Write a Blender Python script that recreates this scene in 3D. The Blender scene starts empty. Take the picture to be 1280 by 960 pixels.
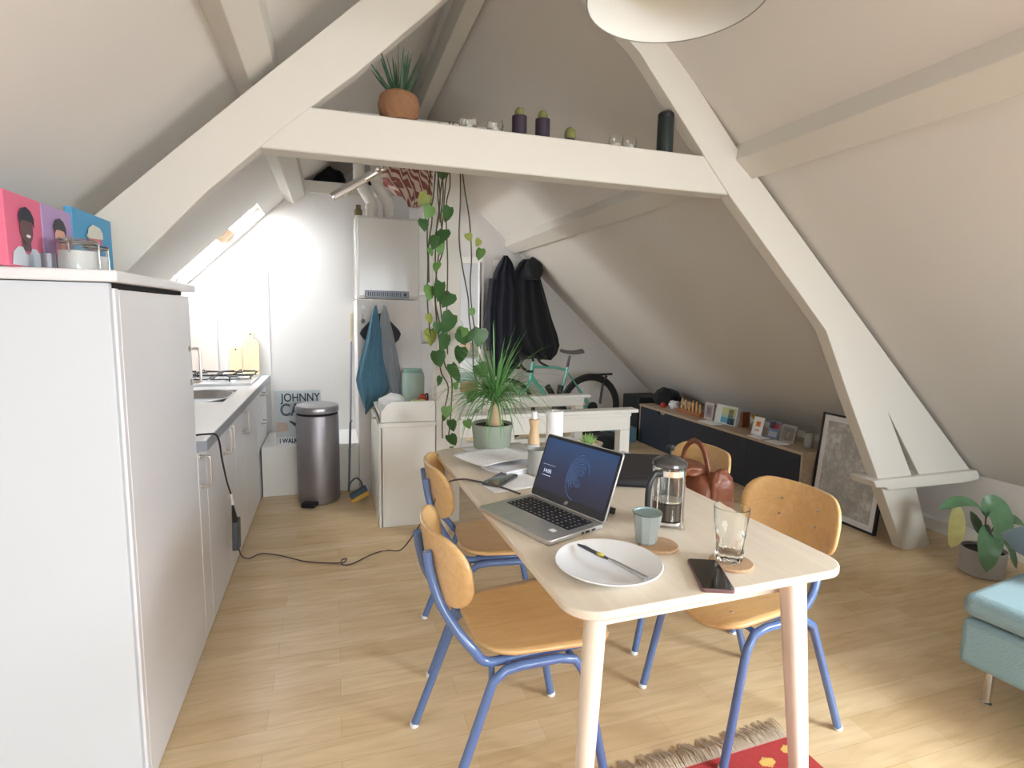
import bpy, math, random
from mathutils import Vector, Matrix, noise
PI = math.pi
R = math.radians
random.seed(7)
scn = bpy.context.scene
COL = scn.collection

# ------------------------------------------------------------------ camera, world, lights, exposure
cam_d = bpy.data.cameras.new('camera')
cam = bpy.data.objects.new('camera', cam_d)
COL.objects.link(cam)
scn.camera = cam
CAM_H, YAW, PITCH, ROLL = 1.33, R(17.996), R(7.164), R(1.0618)
cam_d.sensor_width = 36.0
cam_d.lens = 690.6 * 36.0 / 1280.0
cam_d.clip_start = 0.02
fwd = Vector((math.sin(YAW) * math.cos(PITCH), math.cos(YAW) * math.cos(PITCH), -math.sin(PITCH)))
rt = Vector((math.cos(YAW), -math.sin(YAW), 0))
up = rt.cross(fwd)
rt2 = math.cos(ROLL) * rt + math.sin(ROLL) * up
up2 = -math.sin(ROLL) * rt + math.cos(ROLL) * up
cam.matrix_world = Matrix((
    (rt2.x, up2.x, -fwd.x, 0), (rt2.y, up2.y, -fwd.y, 0),
    (rt2.z, up2.z, -fwd.z, CAM_H), (0, 0, 0, 1)))

world = bpy.data.worlds.new('sky')
scn.world = world
world.use_nodes = True
wn = world.node_tree
bg = wn.nodes['Background']
bg.inputs[0].default_value = (0.88, 0.945, 1.0, 1)
bg.inputs[1].default_value = 5.0

def area(name, loc, direction, sx, sy, power, col):
    d = bpy.data.lights.new(name, 'AREA')
    d.shape = 'RECTANGLE'; d.size = sx; d.size_y = sy
    d.energy = power; d.color = col
    o = bpy.data.objects.new(name, d); COL.objects.link(o)
    o.location = loc
    o.rotation_euler = Vector(direction).to_track_quat('-Z', 'Y').to_euler()
    return o
# daylight through the windows behind the photographer and the skylights, plus added far fill
area('daylight_rear_window', (1.55, -3.52, 1.30), (0.0, 1, -0.38), 2.9, 1.45, 44, (0.84, 0.93, 1.0))
area('daylight_kitchen_skylight', (-1.10, 4.30, 2.20), (0.85, -0.15, -0.90), 0.75, 0.5, 300, (0.90, 0.96, 1.0))
area('daylight_right_skylight', (2.72, -0.40, 1.42), (-0.55, 0.38, -0.95), 1.0, 0.7, 56, (0.86, 0.94, 1.0))
area('added_far_fill', (-0.74, 5.33, 1.70), (0.7, 0.0, -0.85), 0.5, 0.7, 17, (0.92, 0.97, 1.0))  # fill lamp added behind the kitchen wall to brighten the far zone

scn.view_settings.view_transform = 'Standard'
scn.view_settings.look = 'None'
scn.view_settings.gamma = 1.0
scn.view_settings.use_curve_mapping = False
scn.view_settings.exposure = 0.68

# ------------------------------------------------------------------ materials
def S(r, g, b):
    def c(v):
        v /= 255.0
        return v / 12.92 if v <= 0.04045 else ((v + 0.055) / 1.055) ** 2.4
    return (c(r), c(g), c(b), 1.0)

def mat(name, col, rough=0.5, metal=0.0, bump=0.0, bscale=40.0, var=0.0, vscale=6.0, trans=0.0, ior=1.45,
        coat=0.0, emit=None, estr=0.0, sheen=0.0, spec=0.5, alpha=1.0):
    m = bpy.data.materials.new(name); m.use_nodes = True
    nt = m.node_tree; b = nt.nodes['Principled BSDF']
    b.inputs['Base Color'].default_value = col
    b.inputs['Roughness'].default_value = rough
    b.inputs['Metallic'].default_value = metal
    b.inputs['Transmission Weight'].default_value = trans
    b.inputs['IOR'].default_value = ior
    b.inputs['Coat Weight'].default_value = coat
    b.inputs['Coat Roughness'].default_value = 0.1
    b.inputs['Sheen Weight'].default_value = sheen
    b.inputs['Specular IOR Level'].default_value = spec
    b.inputs['Alpha'].default_value = alpha
    if emit:
        b.inputs['Emission Color'].default_value = emit
        b.inputs['Emission Strength'].default_value = estr
    if bump or var:
        tc = nt.nodes.new('ShaderNodeTexCoord')
        n = nt.nodes.new('ShaderNodeTexNoise'); n.inputs['Scale'].default_value = vscale if var else bscale
        n.inputs['Detail'].default_value = 4
        nt.links.new(tc.outputs['Object'], n.inputs['Vector'])
        if var:
            mx = nt.nodes.new('ShaderNodeMix'); mx.data_type = 'RGBA'
            mx.inputs[6].default_value = tuple(min(1, c * (1 - var)) for c in col[:3]) + (1,)
            mx.inputs[7].default_value = tuple(min(1, c * (1 + var)) for c in col[:3]) + (1,)
            nt.links.new(n.outputs['Fac'], mx.inputs[0])
            nt.links.new(mx.outputs[2], b.inputs['Base Color'])
        if bump:
            n2 = nt.nodes.new('ShaderNodeTexNoise'); n2.inputs['Scale'].default_value = bscale
            nt.links.new(tc.outputs['Object'], n2.inputs['Vector'])
            bp = nt.nodes.new('ShaderNodeBump'); bp.inputs['Strength'].default_value = bump
            bp.inputs['Distance'].default_value = 0.004
            nt.links.new(n2.outputs['Fac'], bp.inputs['Height'])
            nt.links.new(bp.outputs['Normal'], b.inputs['Normal'])
    return m

def grain(name, c1, c2, scale=(1, 14, 14), rough=0.35, coat=0.0, dist=2.0, wscale=1.4):
    m = bpy.data.materials.new(name); m.use_nodes = True
    nt = m.node_tree; b = nt.nodes['Principled BSDF']
    tc = nt.nodes.new('ShaderNodeTexCoord'); mp = nt.nodes.new('ShaderNodeMapping')
    mp.inputs['Scale'].default_value = scale
    nt.links.new(tc.outputs['Object'], mp.inputs['Vector'])
    n = nt.nodes.new('ShaderNodeTexNoise'); n.inputs['Scale'].default_value = wscale
    n.inputs['Detail'].default_value = 6; n.inputs['Roughness'].default_value = 0.6
    n.inputs['Distortion'].default_value = dist
    nt.links.new(mp.outputs['Vector'], n.inputs['Vector'])
    r = nt.nodes.new('ShaderNodeValToRGB')
    r.color_ramp.elements[0].position = 0.30; r.color_ramp.elements[0].color = c1
    r.color_ramp.elements[1].position = 0.72; r.color_ramp.elements[1].color = c2
    nt.links.new(n.outputs['Fac'], r.inputs['Fac'])
    nt.links.new(r.outputs['Color'], b.inputs['Base Color'])
    b.inputs['Roughness'].default_value = rough
    b.inputs['Coat Weight'].default_value = coat
    b.inputs['Coat Roughness'].default_value = 0.15
    return m

def floor_mat():
    m = bpy.data.materials.new('laminate_floor'); m.use_nodes = True
    nt = m.node_tree; b = nt.nodes['Principled BSDF']; L = nt.links.new
    tc = nt.nodes.new('ShaderNodeTexCoord')
    br = nt.nodes.new('ShaderNodeTexBrick')
    br.inputs['Color1'].default_value = S(226, 202, 164); br.inputs['Color2'].default_value = S(216, 188, 147)
    br.inputs['Mortar'].default_value = S(206, 177, 139)
    br.inputs['Scale'].default_value = 1.0
    br.inputs['Mortar Size'].default_value = 0.0012
    br.inputs['Mortar Smooth'].default_value = 0.3
    br.inputs['Bias'].default_value = 0.0
    br.inputs['Brick Width'].default_value = 0.62; br.inputs['Row Height'].default_value = 0.098
    br.offset = 0.37; br.offset_frequency = 2
    L(tc.outputs['Object'], br.inputs['Vector'])
    mp = nt.nodes.new('ShaderNodeMapping'); mp.inputs['Scale'].default_value = (2.2, 16, 1)
    L(tc.outputs['Object'], mp.inputs['Vector'])
    n = nt.nodes.new('ShaderNodeTexNoise'); n.inputs['Scale'].default_value = 1.5; n.inputs['Detail'].default_value = 6
    n.inputs['Distortion'].default_value = 1.2
    L(mp.outputs['Vector'], n.inputs['Vector'])
    r = nt.nodes.new('ShaderNodeValToRGB')
    r.color_ramp.elements[0].position = 0.3; r.color_ramp.elements[0].color = (0.86, 0.82, 0.76, 1)
    r.color_ramp.elements[1].position = 0.7; r.color_ramp.elements[1].color = (1.04, 1.03, 1.02, 1)
    L(n.outputs['Fac'], r.inputs['Fac'])
    mx = nt.nodes.new('ShaderNodeMix'); mx.data_type = 'RGBA'; mx.blend_type = 'MULTIPLY'
    mx.inputs[0].default_value = 1.0
    L(br.outputs['Color'], mx.inputs[6]); L(r.outputs['Color'], mx.inputs[7])
    L(mx.outputs[2], b.inputs['Base Color'])
    b.inputs['Roughness'].default_value = 0.25
    b.inputs['Specular IOR Level'].default_value = 0.45
    bp = nt.nodes.new('ShaderNodeBump'); bp.inputs['Strength'].default_value = 0.15; bp.inputs['Distance'].default_value = 0.002
    bp.invert = True
    L(br.outputs['Fac'], bp.inputs['Height']); L(bp.outputs['Normal'], b.inputs['Normal'])
    return m

M = {}
M['paint'] = mat('wall_paint', S(218, 213, 207), 0.85, bump=0.12, bscale=18, var=0.015, vscale=1.5)
M['beam'] = mat('beam_paint', S(214, 209, 200), 0.55, bump=0.1, bscale=9)
M['gablepaint'] = mat('gable_paint', S(226, 222, 219), 0.8, bump=0.1, bscale=14)
M['wpaint'] = mat('gloss_white_paint', S(238, 236, 230), 0.4)
M['floor'] = floor_mat()
M['cab'] = mat('cabinet_melamine', S(228, 227, 230), 0.28, coat=0.2)
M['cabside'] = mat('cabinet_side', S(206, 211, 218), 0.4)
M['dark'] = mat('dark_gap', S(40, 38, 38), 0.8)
M['steel'] = mat('brushed_steel', S(190, 190, 192), 0.28, 1.0)
M['chrome'] = mat('chrome', S(225, 225, 228), 0.08, 1.0)
M['nickel'] = mat('satin_nickel', S(200, 196, 190), 0.3, 1.0)
M['binsteel'] = mat('grey_bin_steel', S(150, 146, 150), 0.38, 0.75)
M['wtop'] = mat('worktop', S(214, 212, 214), 0.3)
M['wtopedge'] = mat('worktop_edge', S(140, 143, 150), 0.35)
M['black'] = mat('black_plastic', S(32, 33, 36), 0.4)
M['blackm'] = mat('black_matt', S(24, 24, 27), 0.75)
M['fabblack'] = mat('black_fabric', S(26, 27, 32), 0.9, bump=0.4, bscale=30, sheen=0.08)
M['fabnavy'] = mat('navy_fabric', S(24, 26, 38), 0.85, bump=0.3, bscale=30, sheen=0.1)
M['white'] = mat('white_plastic', S(240, 240, 240), 0.4)
M['ceramic'] = mat('white_ceramic', S(240, 241, 243), 0.15, coat=0.3)
M['paper'] = mat('paper', S(243, 243, 246), 0.8)
M['table'] = grain('pale_ash', S(225, 211, 192), S(236, 225, 208), (14, 1.2, 14), 0.4, wscale=1.3)
M['tleg'] = grain('pale_ash_leg', S(226, 213, 196), S(236, 225, 209), (14, 14, 1.2), 0.45)
M['ply'] = grain('varnished_plywood', S(212, 170, 112), S(228, 190, 134), (2, 12, 12), 0.28, coat=0.4, dist=3)
M['plyedge'] = mat('plywood_edge', S(232, 198, 142), 0.45)
M['blue'] = mat('blue_lacquered_tube', S(90, 117, 166), 0.25, coat=0.5)
M['gcap'] = mat('white_foot_cap', S(226, 226, 226), 0.5)
M['teal'] = mat('sofa_fabric', S(134, 164, 172), 0.9, bump=0.5, bscale=160, var=0.06, vscale=220, sheen=0.2)
M['cush'] = mat('cushion_fabric', S(118, 152, 176), 0.9, bump=0.4, bscale=140, sheen=0.2)
M['glass'] = mat('clear_glass', (.985, 1, .99, 1), 0.02, trans=1.0, ior=1.45)
M['pane'] = mat('window_glass', (1, 1, 1, 1), 0.0, trans=1.0, ior=1.02)
M['sidefront'] = mat('sideboard_navy_front', S(38, 44, 56), 0.55)
M['oak'] = grain('grey_oak', S(164, 145, 122), S(186, 168, 145), (10, 1.5, 10), 0.5)
M['cork'] = mat('cork', S(188, 154, 122), 0.9, bump=0.5, bscale=180, var=0.12, vscale=160)
M['leather'] = mat('brown_leather', S(122, 70, 48), 0.45, bump=0.6, bscale=45, var=0.18, vscale=14, coat=0.1)
M['leaf'] = mat('leaf_green', S(62, 98, 52), 0.4, var=0.25, vscale=14)
M['leafl'] = mat('leaf_light_green', S(104, 142, 78), 0.45, var=0.25, vscale=18)
M['leafy'] = mat('leaf_yellow_green', S(150, 158, 78), 0.5, var=0.25, vscale=18)
M['palmleaf'] = mat('palm_leaf', S(98, 150, 84), 0.45, var=0.22, vscale=20)
M['aloe'] = mat('aloe_leaf', S(48, 78, 58), 0.45, var=0.2, vscale=20)
M['stem'] = mat('vine_stem', S(88, 82, 58), 0.7)
M['trunk'] = mat('palm_trunk', S(196, 168, 138), 0.8, bump=0.5, bscale=50, var=0.1, vscale=30)
M['soil'] = mat('soil', S(52, 42, 36), 0.95, bump=1, bscale=60)
M['sagepot'] = mat('sage_green_pot', S(150, 160, 146), 0.5)
M['coir'] = mat('coconut_fibre', S(136, 98, 70), 0.95, bump=1.0, bscale=90, var=0.2, vscale=60)
M['concrete'] = mat('grey_concrete', S(172, 168, 166), 0.85, bump=0.3, bscale=50, var=0.06, vscale=12)
M['purple'] = mat('dark_purple_pot', S(50, 38, 52), 0.55)
M['cactus'] = mat('cactus', S(122, 124, 74), 0.8, bump=0.8, bscale=120)
M['towelb'] = mat('blue_towel', S(82, 124, 146), 0.95, bump=0.5, bscale=90, sheen=0.2)
M['towelg'] = mat('grey_towel', S(160, 166, 174), 0.95, bump=0.5, bscale=90, sheen=0.2)
M['casing'] = mat('boiler_casing', S(226, 222, 218), 0.22, coat=0.3)
M['pipew'] = mat('white_flue_pipe', S(232, 228, 222), 0.4)
M['celeste'] = mat('celeste_frame_paint', S(96, 178, 162), 0.3, coat=0.4)
M['rubber'] = mat('tyre_rubber', S(34, 33, 34), 0.7)
M['brass'] = mat('gold', S(196, 164, 60), 0.2, 1.0)
M['alu'] = mat('laptop_aluminium', S(196, 196, 194), 0.35, 0.7)
M['mill'] = grain('beech', S(214, 180, 140), S(226, 196, 158), (10, 10, 2), 0.45)
M['board'] = grain('chopping_board_wood', S(232, 204, 164), S(240, 216, 180), (10, 10, 1.5), 0.5)
M['cupg'] = mat('grey_green_glaze', S(158, 167, 164), 0.25, coat=0.4, var=0.12, vscale=20)
M['brown'] = mat('walnut_brown', S(128, 82, 54), 0.5)
M['fringe'] = mat('rug_fringe', S(206, 190, 172), 0.95)
M['shade'] = mat('lamp_shade_fabric', S(232, 230, 224), 0.8, bump=0.1, bscale=120)

# ------------------------------------------------------------------ mesh builder
def frame_for(d):
    d = d.normalized()
    a = Vector((0, 0, 1)) if abs(d.z) < 0.9 else Vector((1, 0, 0))
    u = d.cross(a).normalized()
    return u, d.cross(u).normalized()

def spline(pts, n=6):
    P = [Vector(p) for p in pts]
    if len(P) < 3: return P
    out = []
    for i in range(len(P) - 1):
        p0 = P[max(i - 1, 0)]; p1 = P[i]; p2 = P[i + 1]; p3 = P[min(i + 2, len(P) - 1)]
        for k in range(n):
            t = k / n
            out.append(0.5 * ((2 * p1) + (-p0 + p2) * t + (2 * p0 - 5 * p1 + 4 * p2 - p3) * t * t + (-p0 + 3 * p1 - 3 * p2 + p3) * t ** 3))
    out.append(P[-1])
    return out

class MB:
    def __init__(s): s.v = []; s.f = []; s.mi = []; s.cur = 0; s.X = None
    def mat(s, i): s.cur = i; return s
    def xf(s, m): s.X = m; return s
    def add(s, vs, fs):
        o = len(s.v)
        for p in vs:
            p = Vector(p)
            s.v.append(s.X @ p if s.X else p)
        for f in fs: s.f.append(tuple(o + i for i in f)); s.mi.append(s.cur)
        return s
    def box(s, x0, x1, y0, y1, z0, z1):
        v = [(x, y, z) for x in (x0, x1) for y in (y0, y1) for z in (z0, z1)]
        return s.add(v, [(0, 1, 3, 2), (4, 6, 7, 5), (0, 4, 5, 1), (2, 3, 7, 6), (0, 2, 6, 4), (1, 5, 7, 3)])
    def obox(s, c, sx, sy, sz, rx=0, ry=0, rz=0):
        from mathutils import Euler
        m = Euler((rx, ry, rz)).to_matrix(); c = Vector(c)
        v = [c + m @ Vector((x * sx / 2, y * sy / 2, z * sz / 2)) for x in (-1, 1) for y in (-1, 1) for z in (-1, 1)]
        return s.add(v, [(0, 1, 3, 2), (4, 6, 7, 5), (0, 4, 5, 1), (2, 3, 7, 6), (0, 2, 6, 4), (1, 5, 7, 3)])
    def prism(s, poly, a, b, axis='z'):
        def P(p, h):
            if axis == 'z': return (p[0], p[1], h)
            if axis == 'y': return (p[0], h, p[1])
            return (h, p[0], p[1])
        n = len(poly)
        v = [P(p, a) for p in poly] + [P(p, b) for p in poly]
        f = [tuple(range(n))[::-1], tuple(range(n, 2 * n))] + [(i, (i + 1) % n, n + (i + 1) % n, n + i) for i in range(n)]
        return s.add(v, f)
    def tube(s, pts, r, n=10, smooth=0, closed=False, flat=None):
        P = spline(pts, smooth) if smooth else [Vector(p) for p in pts]
        N = len(P)
        rad = r if callable(r) else (lambda t: r)
        vs = []; u = None
        for i in range(N):
            if closed: d = P[(i + 1) % N] - P[i - 1]
            else: d = P[min(i + 1, N - 1)] - P[max(i - 1, 0)]
            if d.length < 1e-9: d = Vector((0, 0, 1))
            d.normalize()
            if u is None: u, w = frame_for(d)
            else:
                u = (u - d * u.dot(d))
                if u.length < 1e-6: u, w = frame_for(d)
                u.normalize(); w = d.cross(u)
            rr = rad(i / max(N - 1, 1))
            for k in range(n):
                a = 2 * PI * k / n
                vs.append(P[i] + u * math.cos(a) * rr * (flat or 1) + w * math.sin(a) * rr)
        fs = []
        for i in range(N if closed else N - 1):
            j = (i + 1) % N
            for k in range(n):
                fs.append((i * n + k, i * n + (k + 1) % n, j * n + (k + 1) % n, j * n + k))
        if not closed:
            fs.append(tuple(range(n))[::-1]); fs.append(tuple(range((N - 1) * n, N * n)))
        return s.add(vs, fs)
    def lathe(s, prof, n=24, c=(0, 0, 0), ax=None, closed=False, cap=True):
        c = Vector(c); vs = []
        if ax is not None:
            z = Vector(ax).normalized(); u, w = frame_for(z)
        else: z = Vector((0, 0, 1)); u = Vector((1, 0, 0)); w = Vector((0, 1, 0))
        for r, h in prof:
            for k in range(n):
                a = 2 * PI * k / n
                vs.append(c + u * math.cos(a) * max(r, 1e-5) + w * math.sin(a) * max(r, 1e-5) + z * h)
        fs = []
        m = len(prof)
        for i in range(m if closed else m - 1):
            j = (i + 1) % m
            for k in range(n):
                fs.append((i * n + k, i * n + (k + 1) % n, j * n + (k + 1) % n, j * n + k))
        if not closed and cap:
            if prof[0][0] > 1e-4: fs.append(tuple(range(n))[::-1])
            if prof[-1][0] > 1e-4: fs.append(tuple(range((m - 1) * n, m * n)))
        return s.add(vs, fs)
    def ball(s, c, r, n=16, m=10, sc=(1, 1, 1)):
        c = Vector(c); vs = []; fs = []
        for i in range(m + 1):
            t = PI * i / m
            for k in range(n):
                a = 2 * PI * k / n
                vs.append(c + Vector((r * sc[0] * math.sin(t) * math.cos(a), r * sc[1] * math.sin(t) * math.sin(a), r * sc[2] * math.cos(t))))
        for i in range(m):
            for k in range(n):
                fs.append((i * n + k, (i + 1) * n + k, (i + 1) * n + (k + 1) % n, i * n + (k + 1) % n))
        return s.add(vs, fs)
    def grid(s, fn, nu, nv, wrap=False):
        vs = [fn(i / nu, j / nv) for j in range(nv + 1) for i in range(nu + 1)]
        fs = [(j * (nu + 1) + i, j * (nu + 1) + i + 1, (j + 1) * (nu + 1) + i + 1, (j + 1) * (nu + 1) + i) for j in range(nv) for i in range(nu)]
        return s.add(vs, fs)
    def build(s, name, mats, parent=None, smooth=True, bevel=0.0, bseg=2, solid=0.0, sub=0, angle=35, loc=None, rot=None, soff=0.0):
        me = bpy.data.meshes.new(name)
        me.from_pydata([tuple(v) for v in s.v], [], s.f)
        if not isinstance(mats, (list, tuple)): mats = [mats]
        for m in mats: me.materials.append(m)
        for p, i in zip(me.polygons, s.mi): p.material_index = i
        import bmesh
        bm = bmesh.new(); bm.from_mesh(me)
        bmesh.ops.remove_doubles(bm, verts=bm.verts, dist=1e-5)
        bmesh.ops.dissolve_degenerate(bm, edges=bm.edges, dist=1e-6)
        bmesh.ops.recalc_face_normals(bm, faces=bm.faces)
        bm.to_mesh(me); bm.free()
        if smooth:
            for p in me.polygons: p.use_smooth = True
            if angle: me.set_sharp_from_angle(angle=R(angle))
        o = bpy.data.objects.new(name, me); COL.objects.link(o)
        if parent: o.parent = parent
        if loc: o.location = loc
        if rot: o.rotation_euler = rot
        if solid:
            md = o.modifiers.new('solid', 'SOLIDIFY'); md.thickness = solid; md.offset = soff
        if bevel:
            md = o.modifiers.new('bevel', 'BEVEL'); md.width = bevel; md.segments = bseg; md.limit_method = 'ANGLE'; md.angle_limit = R(40)
        if sub:
            md = o.modifiers.new('sub', 'SUBSURF'); md.levels = sub; md.render_levels = sub
        return o

def tag(o, label=None, cat=None, group=None, kind=None):
    if label: o['label'] = label
    if cat: o['category'] = cat
    if group: o['group'] = group
    if kind: o['kind'] = kind
    return o

def thing(name, label, cat, loc=(0, 0, 0), rz=0.0, group=None):
    o = bpy.data.objects.new(name, None); o.empty_display_size = 0.05
    COL.objects.link(o); o.location = loc; o.rotation_euler = (0, 0, rz)
    return tag(o, label, cat, group)

def struct(o, label=None): 
    o['kind'] = 'structure'
    if label: o['label'] = label
    return o

def copy_tree(o, parent=None):
    c = o.copy(); COL.objects.link(c); c.parent = parent
    for ch in list(o.children): copy_tree(ch, c)
    return c

def text_mesh(body, size, name, material, parent, loc, rot, sx=1.0, extrude=0.0006, bold=0.0):
    cu = bpy.data.curves.new(name, 'FONT'); cu.body = body; cu.size = size; cu.extrude = extrude; cu.offset = bold
    cu.align_x = 'LEFT'
    t = bpy.data.objects.new(name, cu); COL.objects.link(t)
    dg = bpy.context.evaluated_depsgraph_get()
    me = bpy.data.meshes.new_from_object(t.evaluated_get(dg))
    bpy.data.objects.remove(t)
    me.materials.clear(); me.materials.append(material)
    o = bpy.data.objects.new(name, me); COL.objects.link(o)
    o.parent = parent; o.location = loc; o.rotation_euler = rot; o.scale = (sx, 1, 1)
    return o

# ------------------------------------------------------------------ the room
YB, YK, YF = -3.6, 4.70, 5.90          # front wall behind camera, kitchen gable, far gable
XL, XR = -1.16, 3.72
def zl(x): return 2.50 + 0.97 * x
def zr(x): return 3.77 - 0.903 * x
XRG = (3.77 - 2.50) / (0.97 + 0.903)
ZRG = zl(XRG)

struct(MB().box(XL - .1, XR + .1, YB - .1, YF + .1, -.08, 0).build('floor', M['floor'], smooth=False), 'beech laminate floor')

# roof slopes (one ceiling), with the skylight openings left out
def slope(mb, zf, x0, x1, y0, y1, t=0.16):
    s = (zf(1.0) - zf(0.0)); n = Vector((-s, 0, 1)).normalized() * t
    v = [Vector((x, y, zf(x))) for x in (x0, x1) for y in (y0, y1)]
    w = [p + n for p in v]
    mb.add(v + w, [(0, 1, 3, 2), (4, 6, 7, 5), (0, 4, 5, 1), (2, 3, 7, 6), (0, 2, 6, 4), (1, 5, 7, 3)])
SKY = (-1.06, -0.47, 4.215, 4.66)
c = MB()
xa, xb, ya, yb = SKY
slope(c, zl, XL - .12, xa, YB, YF); slope(c, zl, xb, XRG + .0, YB, YF)
slope(c, zl, xa, xb, YB, ya); slope(c, zl, xa, xb, yb, 4.98); slope(c, zl, xa, xb, 5.72, YF)
SKR = (2.35, 3.05, -0.95, 0.15)
slope(c, zr, XRG - .0, SKR[0], YB, YF); slope(c, zr, SKR[1], XR + .12, YB, YF)
slope(c, zr, SKR[0], SKR[1], YB, SKR[2]); slope(c, zr, SKR[0], SKR[1], SKR[3], YF)
struct(c.build('ceiling', M['paint'], smooth=False), 'sloping painted attic ceiling')

struct(MB().box(XL - .1, XL, YB, YF, 0, zl(XL) + .08).build('wall_left', M['paint'], smooth=False))
struct(MB().box(XR, XR + .1, YB, YF, 0, zr(XR) + .08).build('wall_right', M['paint'], smooth=False))
struct(MB().box(XR - .075, XR - .001, YB, YF, 0, .075).build('baseboard_right', M['wpaint'], bevel=.004), 'white baseboard under the right slope')
gp = [(XL - .05, 0), (XR + .05, 0), (XR + .05, zr(XR) + .0), (XRG, ZRG + .05), (XL - .05, zl(XL))]
struct(MB().prism(gp, YF, YF + .1, 'y').build('wall_far', M['gablepaint'], smooth=False), 'far white gable wall')
# kitchen end wall, lower than the loft behind it
kp = [(XL - .02, 0), (.98, 0), (.98, 2.31), (-.20, 2.31), (-.21, 2.29), (XL - .02, zl(XL) - .01)]
struct(MB().prism(kp, YK, YK + .08, 'y').build('wall_back', M['gablepaint'], smooth=False), 'white kitchen end wall')
struct(MB().box(-.24, .98, YK - .03, YK - .001, 2.235, 2.325).build('trim_8', M['beam'], bevel=.004), 'cream ledge board on top of the kitchen wall')
struct(MB().box(-.18, 1.0, YK + .08, YF, 2.25, 2.31).build('trim_9', M['beam'], smooth=False), 'storage loft deck')
# front wall behind the camera with a wide window
wf = MB()
wx0, wx1, wz0, wz1 = .1, 3.0, .55, 2.3
for a, b, z0, z1 in ((XL - .1, wx0, 0, 3.3), (wx1, XR + .1, 0, 3.3), (wx0, wx1, 0, wz0), (wx0, wx1, wz1, 3.3)):
    wf.box(a, b, YB - .1, YB, z0, z1)
struct(wf.build('wall_front', M['paint'], smooth=False))
w2 = thing('window_2', None, None); struct(w2)
fr = MB()
for a, b, z0, z1 in ((wx0, wx1, wz0, wz0 + .06), (wx0, wx1, wz1 - .06, wz1), (wx0, wx0 + .06, wz0, wz1), (wx1 - .06, wx1, wz0, wz1), (1.5, 1.58, wz0, wz1)):
    fr.box(a, b, YB - .08, YB - .02, z0, z1)
fr.build('window_frame', M['wpaint'], w2, bevel=.004)
# skylight in the left slope
w1 = thing('window_1', None, None); struct(w1, 'narrow skylight in the left slope above the kitchen worktop')
n = Vector((-.97, 0, 1)).normalized()
sf = MB()
def sky_bar(x0, x1, y0, y1, d0, d1, mb):
    v = [Vector((x, y, zl(x))) + n * d for d in (d0, d1) for x in (x0, x1) for y in (y0, y1)]
    mb.add(v, [(0, 1, 3, 2), (4, 6, 7, 5), (0, 4, 5, 1), (2, 3, 7, 6), (0, 2, 6, 4), (1, 5, 7, 3)])
for a in ((xa, xa + .035, ya, yb), (xb - .035, xb, ya, yb), (xa, xb, ya, ya + .02), (xa, xb, yb - .025, yb)):
    sky_bar(*a, .06, .12, sf)
sf.build('window_frame', M['wpaint'], w1, smooth=False)
g = MB(); sky_bar(xa + .03, xb - .03, ya + .02, yb - .02, .085, .09, g); g.build('pane', M['pane'], w1, smooth=False)
g = MB(); sky_bar(-.735, -.655, ya + .02, yb - .02, .03, .075, g)
M['rustwood'] = mat('weathered_wood', S(214, 184, 150), 0.7, var=0.5, vscale=26)
g.build('timber_bar', M['rustwood'], w1, smooth=False)
w4 = thing('added_skylight', None, None); struct(w4)  # unseen skylight frame, added to go with the far fill lamp
g4 = MB()
for a in ((xa, xa + .035, 4.98, 5.72), (xb - .035, xb, 4.98, 5.72), (xa, xb, 4.98, 5.0), (xa, xb, 5.70, 5.72)): sky_bar(*a, .06, .12, g4)
g4.build('window_frame', M['wpaint'], w4, smooth=False)
w3 = thing('window_3', None, None); struct(w3)
g = MB()
for (a, b, cc, d) in ((SKR[0], SKR[1], SKR[2], SKR[2] + .05), (SKR[0], SKR[1], SKR[3] - .05, SKR[3]), (SKR[0], SKR[0] + .05, SKR[2], SKR[3]), (SKR[1] - .05, SKR[1], SKR[2], SKR[3])):
    nr = Vector((.903, 0, 1)).normalized()
    v = [Vector((x, y, zr(x))) + nr * dd for dd in (.06, .12) for x in (a, b) for y in (cc, d)]
    g.add(v, [(0, 1, 3, 2), (4, 6, 7, 5), (0, 4, 5, 1), (2, 3, 7, 6), (0, 2, 6, 4), (1, 5, 7, 3)])
g.build('window_frame', M['wpaint'], w3, smooth=False)

# truss
T0, T1 = 2.235, 2.305
struct(MB().prism([(.60, 2.69), (.378, 2.465), (.101, 2.199), (-.15, 1.985), (-.413, 1.735), (-.663, 1.458), (-1.14, .93), (-1.15, 1.24), (-.84, 1.547), (-.497, 1.876),
                   (-.206, 2.150), (.105, 2.44), (.52, 2.86)], T0, T1, 'y').build('trim_1', M['beam'], bevel=.004), 'left cream rafter of the roof truss')
struct(MB().prism([(.60, 2.95), (1.273, 2.462 - .01), (1.778, 1.902), (2.432, 1.278), (2.62, .94), (3.163, 0), (3.382, 0), (3.196, .398), (2.946, .799),
                   (3.27, .39), (3.70, .39), (3.663, .436), (2.60, 1.395), (1.82, 2.1), (1.441, 2.488), (.95, 2.88)], T0, T1, 'y').build('trim_2', M['beam'], bevel=.004),
       'right cream rafter of the roof truss with a leg to the floor')
struct(MB().box(-.235, 1.93, T0 + .008, T1 + .035, 1.905, 2.066).build('trim_3', M['beam'], bevel=.006), 'cream collar beam carrying plant pots and candles')
struct(MB().prism([(2.835, .452), (2.90, .452), (3.66, .456), (3.685, .425), (3.685, .395), (3.55, .385), (2.955, .387), (2.93, .405), (2.86, .41)], T0 - .03, T1 + .06, 'y').build('trim_4', M['beam'], bevel=.006), 'short white tie board low on the truss leg')
struct(MB().prism([(-.335, 2.175), (-.265, 2.14), (-.185, 2.215), (-.185, 2.34), (-.335, 2.21)], YB, YF, 'y').build('trim_5', M['beam'], bevel=.003), 'purlin under the left slope')
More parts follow.
